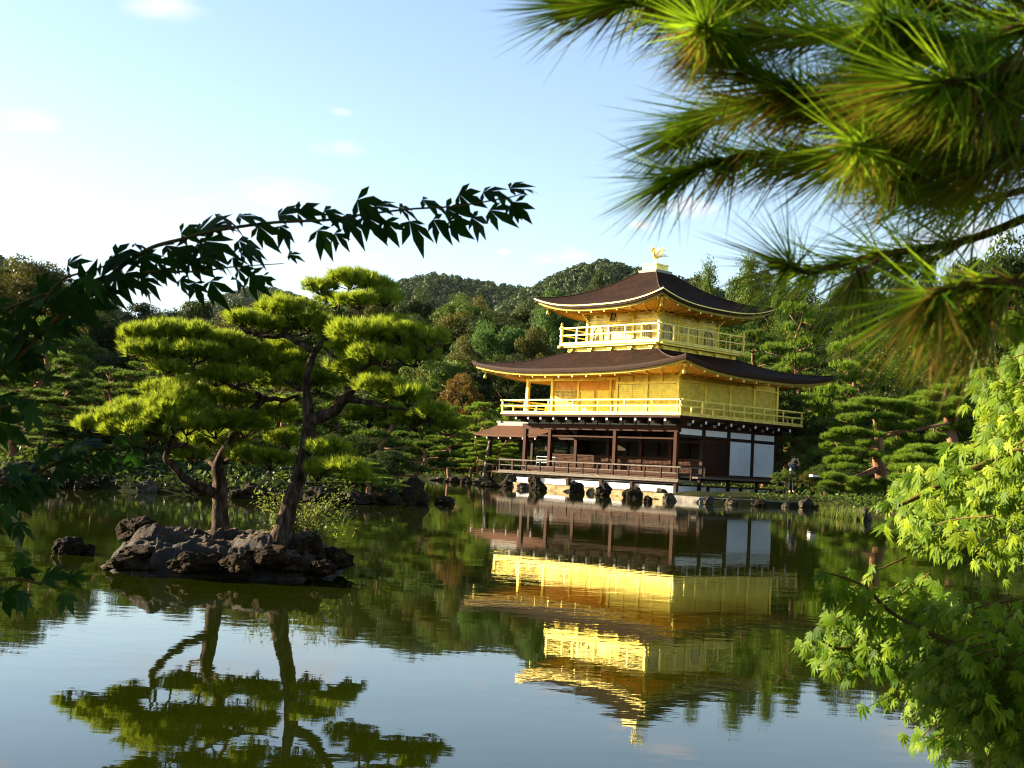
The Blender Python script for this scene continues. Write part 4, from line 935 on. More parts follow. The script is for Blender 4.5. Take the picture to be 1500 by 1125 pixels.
# ---------------------------------------------------------------- rocks
def rock_mesh(name, size, seed, sub=4, rough=.32, flat=.15, facets=7):
    bm = bmesh.new(); bmesh.ops.create_icosphere(bm, subdivisions=sub, radius=1.0); rg = random.Random(seed)
    planes = []
    for k in range(facets):
        d = Vector((rg.gauss(0, 1), rg.gauss(0, 1), rg.gauss(0, .8))).normalized(); planes.append((d, .60+.25*rg.random()))
    off = Vector((seed*3.17, seed*1.3, seed*.7))
    for v in bm.verts:
        p = v.co.copy(); n = p.normalized()
        for d, h in planes:
            e = p.dot(d)-h
            if e > 0: p -= d*e*.9
        f = mnoise.fractal(n*1.6+off, 1.0, 2.0, 5)*rough+mnoise.ridged_multi_fractal(n*3.4+off, 1.0, 2.1, 4, 1.0, 2.0)*rough*.22
        v.co = p+n*f
        if v.co.z < -flat: v.co.z = -flat-(abs(v.co.z)-flat)*.4
    for v in bm.verts: v.co = Vector((v.co.x*size[0], v.co.y*size[1], v.co.z*size[2]))
    me = bpy.data.meshes.new(name); bm.to_mesh(me); bm.free(); me.polygons.foreach_set('use_smooth', [False]*len(me.polygons)); return me
def rock(label, x, y, z, size, seed, mat='rock', rz=0., group=None, tilt=(0, 0), sub=4, rough=.32, name='rock'):
    o = link(name, rock_mesh(name, size, seed, sub, rough), M[mat]); o.location = (x, y, z); o.rotation_euler = (tilt[0], tilt[1], rz)
    return tag(o, label, 'rock', group)
def rock_px(label, px, py_water, wpx, hpx, seed, mat='rock', group=None, Y=None, z0=0., deep=1.0, sub=4):
    """rock standing in the water (or on ground z0) with its foot at (px, py_water)"""
    P = onplane(px, py_water, z0) if Y is None else at(px, py_water, Y); k = P.y/FPX; w, h = wpx*k/2, hpx*k
    return rock(label, P.x, P.y+w*.5, P.z+h*.16, (w*1.12, w*.95*deep, h*.66), seed, mat, rz=seed*1.1, group=group, sub=sub)

# ---------------------------------------------------------------- islet with two pines in the foreground
ISLET = [(-3.55, 11.5), (-3.30, 11.05), (-2.95, 10.85), (-2.5, 10.95), (-2.1, 10.98), (-1.72, 11.15), (-1.52, 11.7), (-1.52, 12.6), (-1.7, 13.3), (-2.3, 13.5), (-3.0, 13.1), (-3.5, 12.3)]
def islet_h(X, Y):
    s = -sdf(ISLET, X, Y); base = .26*(1-np.exp(-np.clip(s-.06, 0, None)*9.0))
    base += .04*np.exp(-(((X+3.1)/.35)**2+((Y-11.6)/.5)**2))*(s > 0)+.05*np.exp(-(((X+1.8)/.25)**2+((Y-12.0)/.5)**2))*(s > 0)
    return np.where(s > 0, base, np.maximum(s*3, -.4))
def build_islet():
    xs = np.linspace(-3.9, -1.2, 170); ys = np.linspace(10.5, 13.9, 190); X, Y = np.meshgrid(xs, ys); Z = islet_h(X, Y)
    D = np.zeros(X.shape)
    for i in range(X.shape[0]):
        for j in range(X.shape[1]):
            p = Vector((X[i, j]*2.6, Y[i, j]*2.6, 0)); D[i, j] = mnoise.ridged_multi_fractal(p, .9, 2.1, 5, 1.0, 2.0)-1.1+.6*mnoise.cell(p*1.3)
    Z = Z+np.where(Z > -.1, 0.10*D*np.clip(Z*6+.4, 0, 1), 0)
    V = np.stack([X, Y, Z], -1).reshape(-1, 3); nx = len(xs); i = (np.arange(nx-1)[None]+nx*np.arange(len(ys)-1)[:, None]).ravel()
    m, nt, bs, out = mat_new('islet_ground'); L = nt.links.new
    rk = ramp(nt, noise_tex(nt, 7, 10, .68), [(.32, (.005, .003, .0013)), (.55, (.019, .011, .0045)), (.80, (.044, .026, .010))]); lt = ramp(nt, noise_tex(nt, 30, 6, .6), [(.35, (.025, .016, .005)), (.6, (.10, .050, .016)), (.8, (.21, .095, .03))]); ms = noise_tex(nt, 3.2, 5, .6)
    geo = nt.nodes.new('ShaderNodeNewGeometry'); sx = nt.nodes.new('ShaderNodeSeparateXYZ'); L(geo.outputs['Normal'], sx.inputs[0])
    mu = nt.nodes.new('ShaderNodeMath'); mu.operation = 'MULTIPLY'; mr = nt.nodes.new('ShaderNodeMapRange'); L(sx.outputs[2], mr.inputs[0]); mr.inputs[1].default_value = .72; mr.inputs[2].default_value = .92
    m2 = nt.nodes.new('ShaderNodeMapRange'); L(ms, m2.inputs[0]); m2.inputs[1].default_value = .42; m2.inputs[2].default_value = .56; L(mr.outputs[0], mu.inputs[0]); L(m2.outputs[0], mu.inputs[1])
    mx = nt.nodes.new('ShaderNodeMix'); mx.data_type = 'RGBA'; L(mu.outputs[0], mx.inputs[0]); L(rk, mx.inputs[6]); L(lt, mx.inputs[7]); L(mx.outputs[2], bs.inputs['Base Color']); bs.inputs['Roughness'].default_value = .9
    bump(nt, bs, noise_tex(nt, 14, 9, .7), .9, .03)
    tag(link('islet', np_mesh('islet', V, np.stack([i, i+1, i+1+nx, i+nx], 1)), m), kind='structure')
    # (photo x, y of the visible middle, distance, half sizes)
    spec = [((215, 816), 11.25, (.33, .30, .19), 1, 'broad humped rock at the left end of the islet'), ((203, 774), 13.0, (.21, .18, .21), 2, 'dark upright slab rock behind the left end of the islet'),
            ((290, 822), 11.0, (.22, .18, .16), 3, 'low rock at the front middle of the islet'), ((345, 826), 10.95, (.17, .15, .14), 4, 'cracked rock at the front of the islet below the left trunk'),
            ((392, 812), 11.1, (.22, .18, .17), 5, 'pale topped rock in front of the leaning trunk'), ((430, 826), 11.2, (.16, .15, .13), 6, 'small dark rock at the waterline below the leaning trunk'),
            ((455, 806), 11.75, (.13, .14, .24), 7, 'tall squarish rock right of the leaning trunk'), ((485, 815), 12.0, (.17, .18, .19), 8, 'rounded dark rock at the right end of the islet'), ((470, 832), 11.4, (.12, .13, .12), 9, 'small rock at the right front corner of the islet'),
            ((252, 790), 11.9, (.20, .2, .10), 10, 'flat rock on top of the islet near the left end'), ((345, 796), 12.2, (.16, .15, .09), 11, 'flat stone beside the foot of the left trunk'), ((180, 826), 11.3, (.16, .14, .13), 12, 'mossy rock at the left waterline of the islet')]
    for (p, Y_, s, seed, lab) in spec:
        c = at(p[0], p[1], Y_); rock(lab, c.x, c.y, max(c.z-s[2]*.25, .0), (s[0]*1.05, s[1], s[2]*.74), seed, 'rockbrown', seed*1.3, 'rocks of the islet', sub=5, rough=.29)
    c = at(106, 806, 12.7); rock('lone dark rock in the water left of the islet', c.x, c.y, .015, (.165, .14, .145), 15, 'rock', .4, sub=5)
    c = at(150, 812, 12.8); rock('small dark stone barely above the water beside the lone rock', c.x-.16, c.y, .0, (.09, .08, .08), 16, 'rock', .4, sub=4)
build_islet()

def ZP(x, y): return 60+x/2.344, 380+y/2.344
def near_pine(name, label, trunk, limbs, pads, D0, seed, dens=1.0):
    """trunk / limbs: lists of (x, y, distance, radius m) in the coordinates of the enlarged crop; pads: (x, y, rx, ry, distance)"""
    r = rng_np(seed); rg = random.Random(seed)
    W_ = lambda x, y, D: at(*ZP(x, y), D)
    base = W_(*trunk[0][:3]); root = empty(name, base); tag(root, label, 'tree')
    def chain(pts, sub=5):
        P = smooth_path([tuple(W_(a, b, D)-base)+(rr,) for a, b, D, rr in pts], sub); return [Vector(p[:3]) for p in P], [float(p[3]) for p in P]
    t = MB(); P, rr = chain(trunk); rr = [q*.9 for q in rr]; rr[0] *= 1.25; rr[1] *= 1.1; t.tube([P[0]-Vector((0, 0, .12))]+P, [rr[0]*1.2]+rr, 14, .10, seed); t.build('trunk', M['bark'], root)
    pts_all = list(P)
    for li, lb in enumerate(limbs):
        b = MB(); P, rr = chain(lb, 4); P = [p+Vector((rg.gauss(0, .006), rg.gauss(0, .006), rg.gauss(0, .006))) for p in P]; b.tube(P, rr, 9, .12, seed+li); b.build('limb', M['bark'], root); pts_all += P
    Ps = []; As = []; tw = MB(); A_arr = np.array([tuple(p) for p in pts_all])
    for (x, y, rx, ry, D) in pads:
        c = W_(x, y, D)-base; k = D/FPX/2.344; RX, RZ = rx*k*.95, ry*k*.95; RY = RX*.85
        n = int(1150*dens*RX*RY*math.pi*(1+RZ*3))+30
        P_, A_ = pad_points(tuple(c), (RX, RY, RZ), n, r, .74, 10); Ps.append(P_); As.append(A_)
        i = ((A_arr-np.array(c))**2).sum(1).argmin(); s = Vector(A_arr[i]); hub = Vector(c)-Vector((0, 0, RZ*.5)); mid = (s+hub)/2+Vector((rg.gauss(0, .02), rg.gauss(0, .02), -.02))
        tw = MB(); tw.tube(smooth_path([s, mid, hub], 3), [.011, .0105, .010, .0095, .009, .008, .007], 6, .1, seed)
        for q in range(13):
            e = Vector(P_[(q*17) % n]); m_ = (hub*.5+e*.5)+Vector((rg.gauss(0, .015), rg.gauss(0, .015), -.012)); tw.tube([hub, m_, e], [.0055, .004, .002], 5)
        tw.build('branch', M['bark'], root)
    ct = np.concatenate(Ps); link('crown', needle_mesh('crown', ct, np.concatenate(As), 18, .078, .0033, .34, r), M['pine'], root)
    return root
D1 = 11.85
near_pine('tall_islet_pine', 'tall leaning pine with a forked dark trunk on the right side of the islet',
    [(820, 972, 11.8, .100), (850, 860, 11.8, .085), (872, 790, 11.85, .078), (905, 680, 11.85, .070), (922, 560, 11.85, .068), (912, 440, 11.9, .040), (930, 340, 11.95, .036), (962, 290, 12.0, .030), (1005, 238, 12.05, .020), (1018, 190, 12.1, .014), (1030, 130, 12.1, .008)],
    [[(925, 556, 11.85, .058), (1000, 522, 11.75, .050), (1048, 472, 11.7, .042), (1082, 430, 11.65, .034), (1102, 378, 11.6, .024), (1150, 352, 11.55, .016), (1220, 335, 11.5, .010)],
     [(1045, 476, 11.7, .034), (1120, 490, 11.6, .026), (1200, 508, 11.5, .018), (1260, 520, 11.45, .013), (1320, 540, 11.4, .008)],
     [(940, 312, 11.95, .030), (880, 286, 12.05, .026), (835, 262, 12.1, .020), (760, 262, 12.2, .012), (700, 250, 12.25, .007)],
     [(1005, 238, 12.05, .018), (1075, 226, 12.0, .014), (1150, 220, 11.9, .009), (1210, 240, 11.9, .006)],
     [(1085, 432, 11.65, .026), (1130, 410, 11.8, .016), (1180, 400, 11.9, .010)],
     [(922, 655, 11.85, .030), (965, 672, 11.6, .024), (1010, 705, 11.4, .018), (1050, 745, 11.3, .010)],
     [(915, 452, 11.9, .028), (860, 430, 12.2, .018), (820, 400, 12.4, .010)]],
    [(1060, 88, 110, 36, 12.1), (1130, 110, 95, 40, 12.0), (970, 110, 70, 30, 12.2), (1180, 150, 70, 30, 11.9), (1010, 155, 70, 26, 12.3), (1090, 160, 90, 30, 11.8),
     (850, 190, 120, 45, 12.2), (760, 240, 130, 36, 12.25), (920, 235, 90, 34, 12.4), (690, 220, 70, 32, 12.1), (840, 250, 80, 28, 12.5),
     (1120, 285, 150, 52, 11.6), (1250, 280, 110, 55, 11.5), (1200, 245, 80, 40, 11.9), (1330, 300, 70, 50, 11.4), (1030, 330, 70, 40, 11.9), (1170, 350, 120, 36, 11.4),
     (1060, 400, 95, 45, 11.8), (1010, 290, 70, 40, 12.3), (1290, 350, 90, 40, 11.5),
     (1180, 460, 110, 40, 11.5), (1260, 490, 100, 42, 11.4), (1340, 545, 70, 40, 11.4), (1290, 575, 90, 36, 11.6), (1200, 540, 90, 36, 12.0), (1130, 560, 90, 40, 12.3), (1400, 590, 60, 34, 11.5),
     (850, 360, 90, 42, 12.4), (870, 420, 70, 42, 12.2), (960, 440, 80, 50, 12.4), (820, 330, 80, 34, 12.5),
     (985, 670, 80, 34, 11.5), (1030, 735, 95, 38, 11.3), (1090, 765, 70, 34, 11.3), (950, 745, 60, 34, 11.6)], D1, 31)
near_pine('short_islet_pine', 'shorter upright pine with wide low foliage on the left side of the islet',
    [(618, 950, 12.3, .092), (614, 850, 12.3, .082), (614, 770, 12.3, .074), (612, 700, 12.3, .064), (640, 640, 12.35, .046), (680, 570, 12.4, .044), (730, 510, 12.4, .040), (772, 478, 12.45, .034)],
    [[(600, 805, 12.3, .052), (545, 785, 12.2, .046), (500, 755, 12.1, .040), (455, 710, 12.0, .036), (432, 680, 11.95, .034), (446, 650, 11.95, .028), (490, 636, 11.9, .020), (520, 650, 11.9, .014)],
     [(446, 655, 11.95, .024), (420, 610, 11.9, .016), (360, 590, 11.9, .012), (280, 585, 11.9, .008)],
     [(440, 650, 11.95, .020), (455, 600, 12.0, .013), (440, 550, 12.1, .008)],
     [(772, 478, 12.45, .032), (715, 460, 12.4, .034), (660, 440, 12.35, .026), (580, 400, 12.3, .018), (500, 370, 12.3, .012), (400, 340, 12.3, .007)],
     [(772, 478, 12.45, .028), (840, 480, 12.5, .020), (890, 468, 12.5, .012)],
     [(720, 455, 12.4, .020), (700, 400, 12.5, .014), (690, 340, 12.5, .008)],
     [(612, 720, 12.3, .030), (570, 690, 12.5, .020), (540, 650, 12.6, .012)],
     [(620, 700, 12.3, .026), (680, 670, 12.1, .018), (760, 690, 12.0, .010)]],
    [(430, 470, 90, 42, 12.1), (540, 480, 90, 40, 12.3), (480, 520, 110, 50, 11.9), (640, 505, 100, 46, 12.4), (400, 560, 120, 50, 11.9), (250, 565, 100, 40, 11.9), (175, 582, 60, 32, 11.9), (320, 600, 120, 42, 11.8), (500, 580, 120, 55, 11.8), (600, 590, 110, 55, 12.1), (700, 590, 100, 50, 12.2),
     (300, 540, 80, 40, 12.1), (560, 650, 90, 42, 12.6), (530, 690, 70, 34, 12.0), (700, 690, 80, 34, 12.0), (790, 710, 90, 36, 11.9), (810, 560, 90, 60, 12.6), (830, 640, 70, 40, 12.4), (640, 640, 80, 40, 12.5), (380, 620, 90, 34, 12.2),
     (350, 285, 90, 42, 12.3), (450, 270, 110, 46, 12.4), (540, 280, 80, 42, 12.3), (400, 340, 120, 46, 12.2), (520, 340, 110, 44, 12.1), (330, 330, 70, 34, 12.1), (610, 360, 80, 50, 12.3), (690, 340, 100, 50, 12.5), (620, 300, 80, 40, 12.5), (740, 400, 100, 46, 12.6), (600, 420, 80, 36, 12.2), (430, 390, 80, 26, 12.1), (800, 440, 80, 36, 12.6), (680, 420, 80, 34, 12.0)], 12.3, 47)

def near_bush():
    r = rng_np(77); rg = random.Random(77); b = at(438, 790, 12.5); root = empty('leafy_bush', b); tag(root, 'light green leafy bush growing behind the leaning trunk on the islet', 'bush')
    st = MB(); C = []; Nn = []
    for k in range(44):
        e = at(rg.uniform(370, 520), rg.uniform(712, 790), 12.5+rg.uniform(-.4, .5))-b
        if e.z < .04: e.z = .06
        m_ = e*.5+Vector((0, 0, .06)); P = smooth_path([Vector((0, 0, -.06)), m_, e], 4); st.tube(P, [.006-.0045*i/len(P) for i in range(len(P))], 5)
        for q in range(60):
            p = np.array(P[rg.randrange(3, len(P))])+r.normal(size=3)*.045; C.append(p); Nn.append(unit(np.array([-.3, -.1, .8])+.6*r.normal(size=3)))
    st.build('stem', M['mapletwig'], root); C = np.array(C); link('foliage', leaf_mesh('foliage', C, np.array(Nn), .03*(.6+.8*r.random(len(C))), .6, r), M['leafyellow'], root)
near_bush()

# ---------------------------------------------------------------- rocks on the shores
def build_shore_rocks():
    S = [(70, 712, 70, 34, 'rock', 'dark rock at the left edge shore of the peninsula'), (135, 716, 44, 26, 'rock', 'dark rounded rock left of the pale stone on the peninsula'), (170, 712, 50, 34, 'rock', 'dark block rock below the maple spray'), (215, 722, 28, 20, 'rockpale', 'pale jagged rock catching the sun on the peninsula shore'),
         (232, 704, 74, 56, 'rock', 'large rock hump behind the pale jagged rock'), (262, 722, 60, 30, 'rock', 'low dark rock right of the pale jagged rock'), (300, 726, 50, 24, 'rock', 'low dark rock behind the left islet trunk'), (360, 730, 56, 26, 'rock', 'dark rock between the two islet trunks, left one'), (400, 732, 40, 20, 'rock', 'dark rock between the two islet trunks, right one'),
         (470, 736, 50, 26, 'rock', 'dark rock right of the leaning islet trunk'), (520, 738, 56, 24, 'rock', 'rock under the small bright pine'), (562, 738, 40, 26, 'rock', 'rock near the peninsula tip under bright needles'), (600, 738, 52, 42, 'rock', 'large dark sloping rock at the tip of the peninsula'), (651, 738, 28, 13, 'rock', 'small dark rock alone in the water off the peninsula tip'),
         (20, 712, 60, 40, 'rock', 'dark rock cut off by the left photo edge'), (100, 714, 40, 30, 'rock', 'dark rock second from the left edge on the shore')]
    for i, (px, py, w, h, m_, lab) in enumerate(S): rock_px(lab, px, py, w, h, 20+i, m_, 'rocks along the peninsula')
    Fr = [(640, 704, 22, 8, 'rockpale', 'flat pale stone at the far left end of the pavilion shore'), (664, 706, 26, 10, 'rock', 'low stone below the leftmost shore pine'), (683, 708, 20, 14, 'rock', 'dark stone between the far shore pines'), (705, 709, 26, 16, 'rockpale', 'stone at the foot of the leaning porch post'), (717, 713, 34, 12, 'rock', 'broad dark stone under the porch'),
          (745, 713, 26, 12, 'rock', 'small dark stone right of the porch posts'), (748, 713, 18, 27, 'rockpale', 'upright sunlit stone under the veranda corner'), (766, 716, 20, 15, 'rockpale', 'rough pale stone beside the upright one'), (785, 718, 27, 32, 'rock', 'dark pointed stone under the second veranda post'), (843, 722, 24, 25, 'rock', 'dark stone under the third veranda post'),
          (884, 726, 26, 26, 'rock', 'dark ridged stone under the middle of the veranda'), (927, 730, 26, 28, 'rock', 'big dark rounded stone under the veranda'), (950, 735, 15, 12, 'rock', 'small black stone standing free in the water'), (968, 731, 24, 22, 'rockpale', 'brown lit stone near the veranda corner'), (981, 734, 20, 17, 'rockpale', 'stone beside the corner post of the veranda'),
          (1038, 739, 16, 19, 'rockpale', 'small pale stone in front of the terrace, leftmost'), (1072, 740, 22, 14, 'rockpale', 'flat topped pale stone in front of the terrace'), (1114, 742, 22, 14, 'rock', 'stone in front of the white wall panels'), (1143, 738, 18, 24, 'rock', 'grey upright boulder at the terrace end'), (1152, 743, 12, 10, 'rockpale', 'little stone below the grey boulder'), (1166, 742, 14, 15, 'rock', 'dark stone right of the grey boulder'), (1182, 744, 24, 20, 'rockpale', 'white flecked rock right of the terrace'),
          (1206, 744, 26, 10, 'rock', 'low dark rock under the big shore pine'), (1232, 748, 24, 10, 'rock', 'dark rock behind the reeds'), (1266, 762, 24, 24, 'rockpale', 'pale rock right of the reeds')]
    for i, (px, py, w, h, m_, lab) in enumerate(Fr): rock_px(lab, px, py, w*.92, h*.78, 60+i, m_, 'stones along the pavilion shore')
build_shore_rocks()

# ---------------------------------------------------------------- big shore pines at the right
def Z7(x, y): return 1200+x/5, 560+y/5
def shore_pine(name, label, D, trunk, limbs, pads, seed, leaf='pinebright'):
    r = rng_np(seed); W_ = lambda x, y, d=0: at(*Z7(x, y), D+d); b0 = W_(*trunk[0][:2]); root = empty(name, b0); tag(root, label, 'tree')
    t = MB(); P = smooth_path([tuple(W_(x, y)-b0)+(q,) for x, y, q in trunk], 4); t.tube([Vector(p[:3]) for p in P], [p[3] for p in P], 9, .1, seed); t.build('trunk', M['barkred'], root); allp = [p[:3] for p in P]
    for lb in limbs:
        b = MB(); P = smooth_path([tuple(W_(x, y, d)-b0)+(q,) for x, y, d, q in lb], 4); b.tube([Vector(p[:3]) for p in P], [p[3] for p in P], 7, .1, seed); b.build('limb', M['barkred'], root); allp += [p[:3] for p in P]
    Ps = []; As = []; A_ = np.array(allp); tw = MB()
    for (x, y, rx, ry, d) in pads:
        c = W_(x, y, d)-b0; k = D/FPX/5; RX, RZ = rx*k, ry*k*.75; n = int(230*RX*RX*math.pi)+60
        p_, a_ = pad_points(tuple(c), (RX, RX*.9, RZ), n, r, .78); Ps.append(p_); As.append(a_); s = Vector(A_[((A_-np.array(c))**2).sum(1).argmin()]); tw = MB(); tw.tube([s, (s+c)/2+Vector((0, 0, -.05)), c], [.035, .028, .02], 5)
        for q in range(5): tw.tube([c, Vector(p_[q*9 % n])], [.014, .006], 4)
        tw.build('branch', M['barkred'], root)
    link('crown', needle_mesh('crown', np.concatenate(Ps), np.concatenate(As), 15, .17, .0075, .42, r), M[leaf], root); return root
shore_pine('layered_shore_pine', 'big layered pine with a bent reddish trunk leaning over the right shore', 50.5, [(478, 745, .30), (445, 640, .24), (428, 560, .21), (440, 480, .19), (432, 400, .16), (425, 330, .12), (400, 250, .07)],
    [[(425, 635, 0, .14), (335, 670, -.6, .11), (240, 705, -1.2, .06)], [(438, 470, 0, .12), (370, 470, .4, .09), (250, 430, .6, .05)], [(430, 400, 0, .12), (620, 360, .8, .10), (800, 330, 1.2, .07), (950, 300, 1.4, .04)], [(436, 520, 0, .1), (300, 560, -.8, .06), (150, 600, -1.2, .03)]],
    [(420, 170, 230, 36, .5), (250, 205, 120, 34, 0), (560, 200, 150, 46, .8), (190, 290, 130, 42, -.3), (330, 270, 130, 40, -.6), (560, 280, 150, 44, -.4), (700, 240, 130, 42, 1), (240, 385, 180, 38, -.2), (100, 415, 90, 32, -.3), (380, 400, 120, 32, -.8), (560, 350, 150, 46, -.2), (720, 330, 130, 40, .6), (120, 495, 110, 40, 0), (220, 520, 110, 34, -.8), (330, 465, 120, 30, -.8),
     (390, 560, 140, 42, -.9), (260, 590, 120, 36, -1), (90, 600, 100, 40, -.8), (180, 640, 120, 34, -1.3), (560, 470, 120, 44, .6), (640, 430, 120, 44, 1), (110, 720, 110, 42, -1), (230, 740, 110, 40, -1.4), (290, 800, 110, 34, -1.2), (180, 800, 100, 34, -.8), (420, 800, 120, 40, -1), (520, 760, 110, 44, -.6), (60, 770, 70, 34, -.6), (850, 420, 120, 40, 1.5)], 601)
shore_pine('mounded_shore_pine', 'mound shaped bright pine on the shore right of the bent trunk', 47.5, [(720, 900, .2), (735, 800, .17), (740, 700, .13), (745, 600, .09), (750, 500, .05)], [[(736, 760, 0, .08), (600, 700, -.3, .04)], [(740, 680, 0, .08), (900, 620, -.3, .04)]],
    [(740, 505, 130, 36, .4), (650, 540, 100, 34, 0), (850, 545, 130, 40, .3), (960, 500, 120, 40, .8), (700, 585, 160, 44, -.6), (560, 585, 90, 34, 0), (880, 610, 150, 44, -.4), (1020, 590, 120, 44, .6), (620, 650, 140, 44, -.8), (780, 660, 160, 46, -1), (960, 680, 140, 46, -.6), (560, 720, 100, 40, -.6), (700, 740, 150, 44, -1.1), (860, 750, 140, 44, -1), (640, 800, 110, 40, -.8), (780, 830, 120, 44, -1), (1050, 760, 130, 50, 0)], 602)
shore_pine('upper_shore_pine', 'bright pine with wide flat top above the mounded one, partly behind maple leaves', 54, [(980, 700, .28), (985, 500, .24), (960, 350, .2), (930, 200, .14), (920, 60, .08)], [[(975, 420, 0, .12), (800, 300, 0, .06)], [(955, 300, 0, .12), (1150, 160, 0, .06)], [(930, 180, 0, .1), (760, 140, 0, .05)]],
    [(700, 150, 110, 40, 0), (820, 120, 150, 44, .3), (960, 70, 150, 44, .5), (1100, 20, 160, 46, .6), (1250, -40, 180, 46, .8), (850, 200, 170, 46, -.4), (1010, 160, 160, 46, -.3), (1180, 110, 180, 46, 0), (1350, 50, 190, 50, .3), (760, 270, 120, 38, -.4), (940, 260, 150, 44, -.6), (1100, 240, 160, 46, -.5), (1280, 190, 180, 50, -.3), (1420, -90, 160, 50, 1), (1000, 350, 150, 46, 0), (1160, 340, 160, 50, -.2), (900, 370, 100, 40, .6), (1450, 150, 160, 60, 0), (1330, 300, 160, 60, 0)], 603)

# ---------------------------------------------------------------- undergrowth, reeds
def undergrowth():
    r = rng_np(91); pts = []
    X = r.uniform(-36, 46, 60000); Y = r.uniform(30, 100, 60000); s = sdf(POND, X, Y); si = sdf(ISLE, X, Y)
    dx, dy = X-BX, Y-BY; w = -(dx*cos(YAW)-dy*sin(YAW)); n = dx*sin(YAW)+dy*cos(YAW)
    ok = (((s > .25) & (Y > 36)) | ((si < -.15))) & ~((w > -8) & (w < 17.5) & (n > -9) & (n < 12))
    X, Y = X[ok][:16000], Y[ok][:16000]; Z = ground_z(X, Y); C = []; Nn = []; S = []
    for x, y, z in zip(X, Y, Z):
        k = 7; p = np.array([x, y, z])+r.normal(size=(k, 3))*np.array([.22, .22, .10])+np.array([0, 0, .08]); C.append(p); Nn.append(unit(np.array([0, -.2, .8])+.6*r.normal(size=(k, 3)))); S.append(.16*(.5+r.random(k)))
    tag(link('ground_cover', leaf_mesh('ground_cover', np.concatenate(C), np.concatenate(Nn), np.concatenate(S), .5, r), M['leafgreen']), 'low green ground cover under the trees along the shores', 'ground cover', kind='stuff')
    xi = r.uniform(-24, -1.5, 30000); yi = r.uniform(30, 46, 30000); q = sdf(ISLE, xi, yi) < -.1; xi, yi = xi[q][:9000], yi[q][:9000]; zi = ground_z(xi, yi); P = np.repeat(np.stack([xi, yi, zi+.05], 1), 3, 0)+r.normal(size=(len(xi)*3, 3))*np.array([.12, .12, .05])
    tag(link('moss_cover', leaf_mesh('moss_cover', P, unit(np.array([0, -.3, .8])+.6*r.normal(size=P.shape)), .13*(.5+r.random(len(P))), .5, r), M['leafdark']), 'dark green plants covering the ground of the left peninsula', 'ground cover', kind='stuff')
    C = []; Aa = []
    for k in range(110):
        px = 1200+r.random()*64; p = onplane(px, 748+(px-1200)*.14+r.random()*8); C.append((p.x, p.y, -.05)); Aa.append((.1*r.normal(), .1*r.normal(), 1))
    tag(link('reeds', needle_mesh('reeds', np.array(C), unit(np.array(Aa)), 6, .34, .012, .14, r, .7), M['reed']), 'tuft of pale green reeds standing in the water at the right shore', 'reeds', kind='stuff')
undergrowth()
def shore_shrubs():
    rg = random.Random(5)
    spots = [(-9.5, 34, 1.0), (-7.4, 33, .8), (-5.2, 33.4, .9), (-3.6, 33, .7), (-11.2, 34, 1.1), (-6.3, 36, 1.2), (-4.4, 36.5, 1.3), (-8.8, 37, 1.4), (-12.5, 36, 1.4), (-3.2, 35, 1.0)]
    labs = ['dark low shrub on the peninsula behind the pale jagged rock', 'dark low shrub left of the left islet trunk', 'dark low shrub between the islet trunks', 'low shrub just right of the leaning islet trunk', 'dark shrub at the left end of the peninsula shore', 'shrub in the shade behind the left islet trunk', 'shrub in the shade behind the leaning islet trunk', 'shrub in the shade under the small layered pine', 'shrub in the shade beside the left photo edge', 'shrub behind the large sloping rock at the tip']
    for i, ((x, y, s), lab) in enumerate(zip(spots, labs)): tree('bush', i, 'shrub', x, y, gz(x, y)-.05, s, s*1.3, 'leafdark', lab, 'bush', 'shrubs on the peninsula', rng=rg)
    for i, (px, Y, s) in enumerate([(620, 84, 2.4), (645, 86, 3.0), (668, 84, 2.2), (700, 88, 3.2), (725, 87, 2.6), (750, 90, 3.5), (600, 86, 3.0), (575, 87, 3.2)]):
        p = at(px, 690, Y); lab = ['low bush on the far shore at the open water gap', 'bush behind the leftmost far shore pine', 'bush between the left and middle far shore pines', 'bush behind the middle far shore pine', 'bush left of the porch roof', 'bush behind the porch', 'bush at the left side of the water gap', 'bush at the water gap next to the peninsula pines'][i]
        tree('bush', i, 'bush', p.x, Y, gz(p.x, Y)-.1, s, s*1.2, ['leafdark', 'leafgreen'][i % 2], lab, 'bush', 'bushes on the far shore', rng=rg)
    for i, (px, Y, s) in enumerate([(1210, 60, 1.6), (1245, 58, 1.6), (1300, 60, 2.4), (1350, 60, 2.6), (1400, 60, 2.8), (1450, 58, 3.0), (1500, 56, 3.0), (1330, 49, 1.2), (1400, 47, 1.4), (1460, 46, 1.4)]):
        p = at(px, 700, Y); lab = ['small bush right behind the path slab', 'bush behind the bent red trunk', 'bush in the shade behind the big shore pine', 'bush in the shade between the shore pines', 'bush behind the mounded pine', 'bush behind the maple leaves, left one', 'bush behind the maple leaves, right one', 'low bush on the shore below the mounded pine', 'low bush on the shore behind the maple leaves', 'low bush on the shore at the far right'][i]
        tree('bush', i, 'bush', p.x, Y, gz(p.x, Y)-.1, s, s*1.25, ['leafgreen', 'leafdark'][i % 2], lab, 'bush', 'bushes on the right shore', rng=rg)
shore_shrubs()

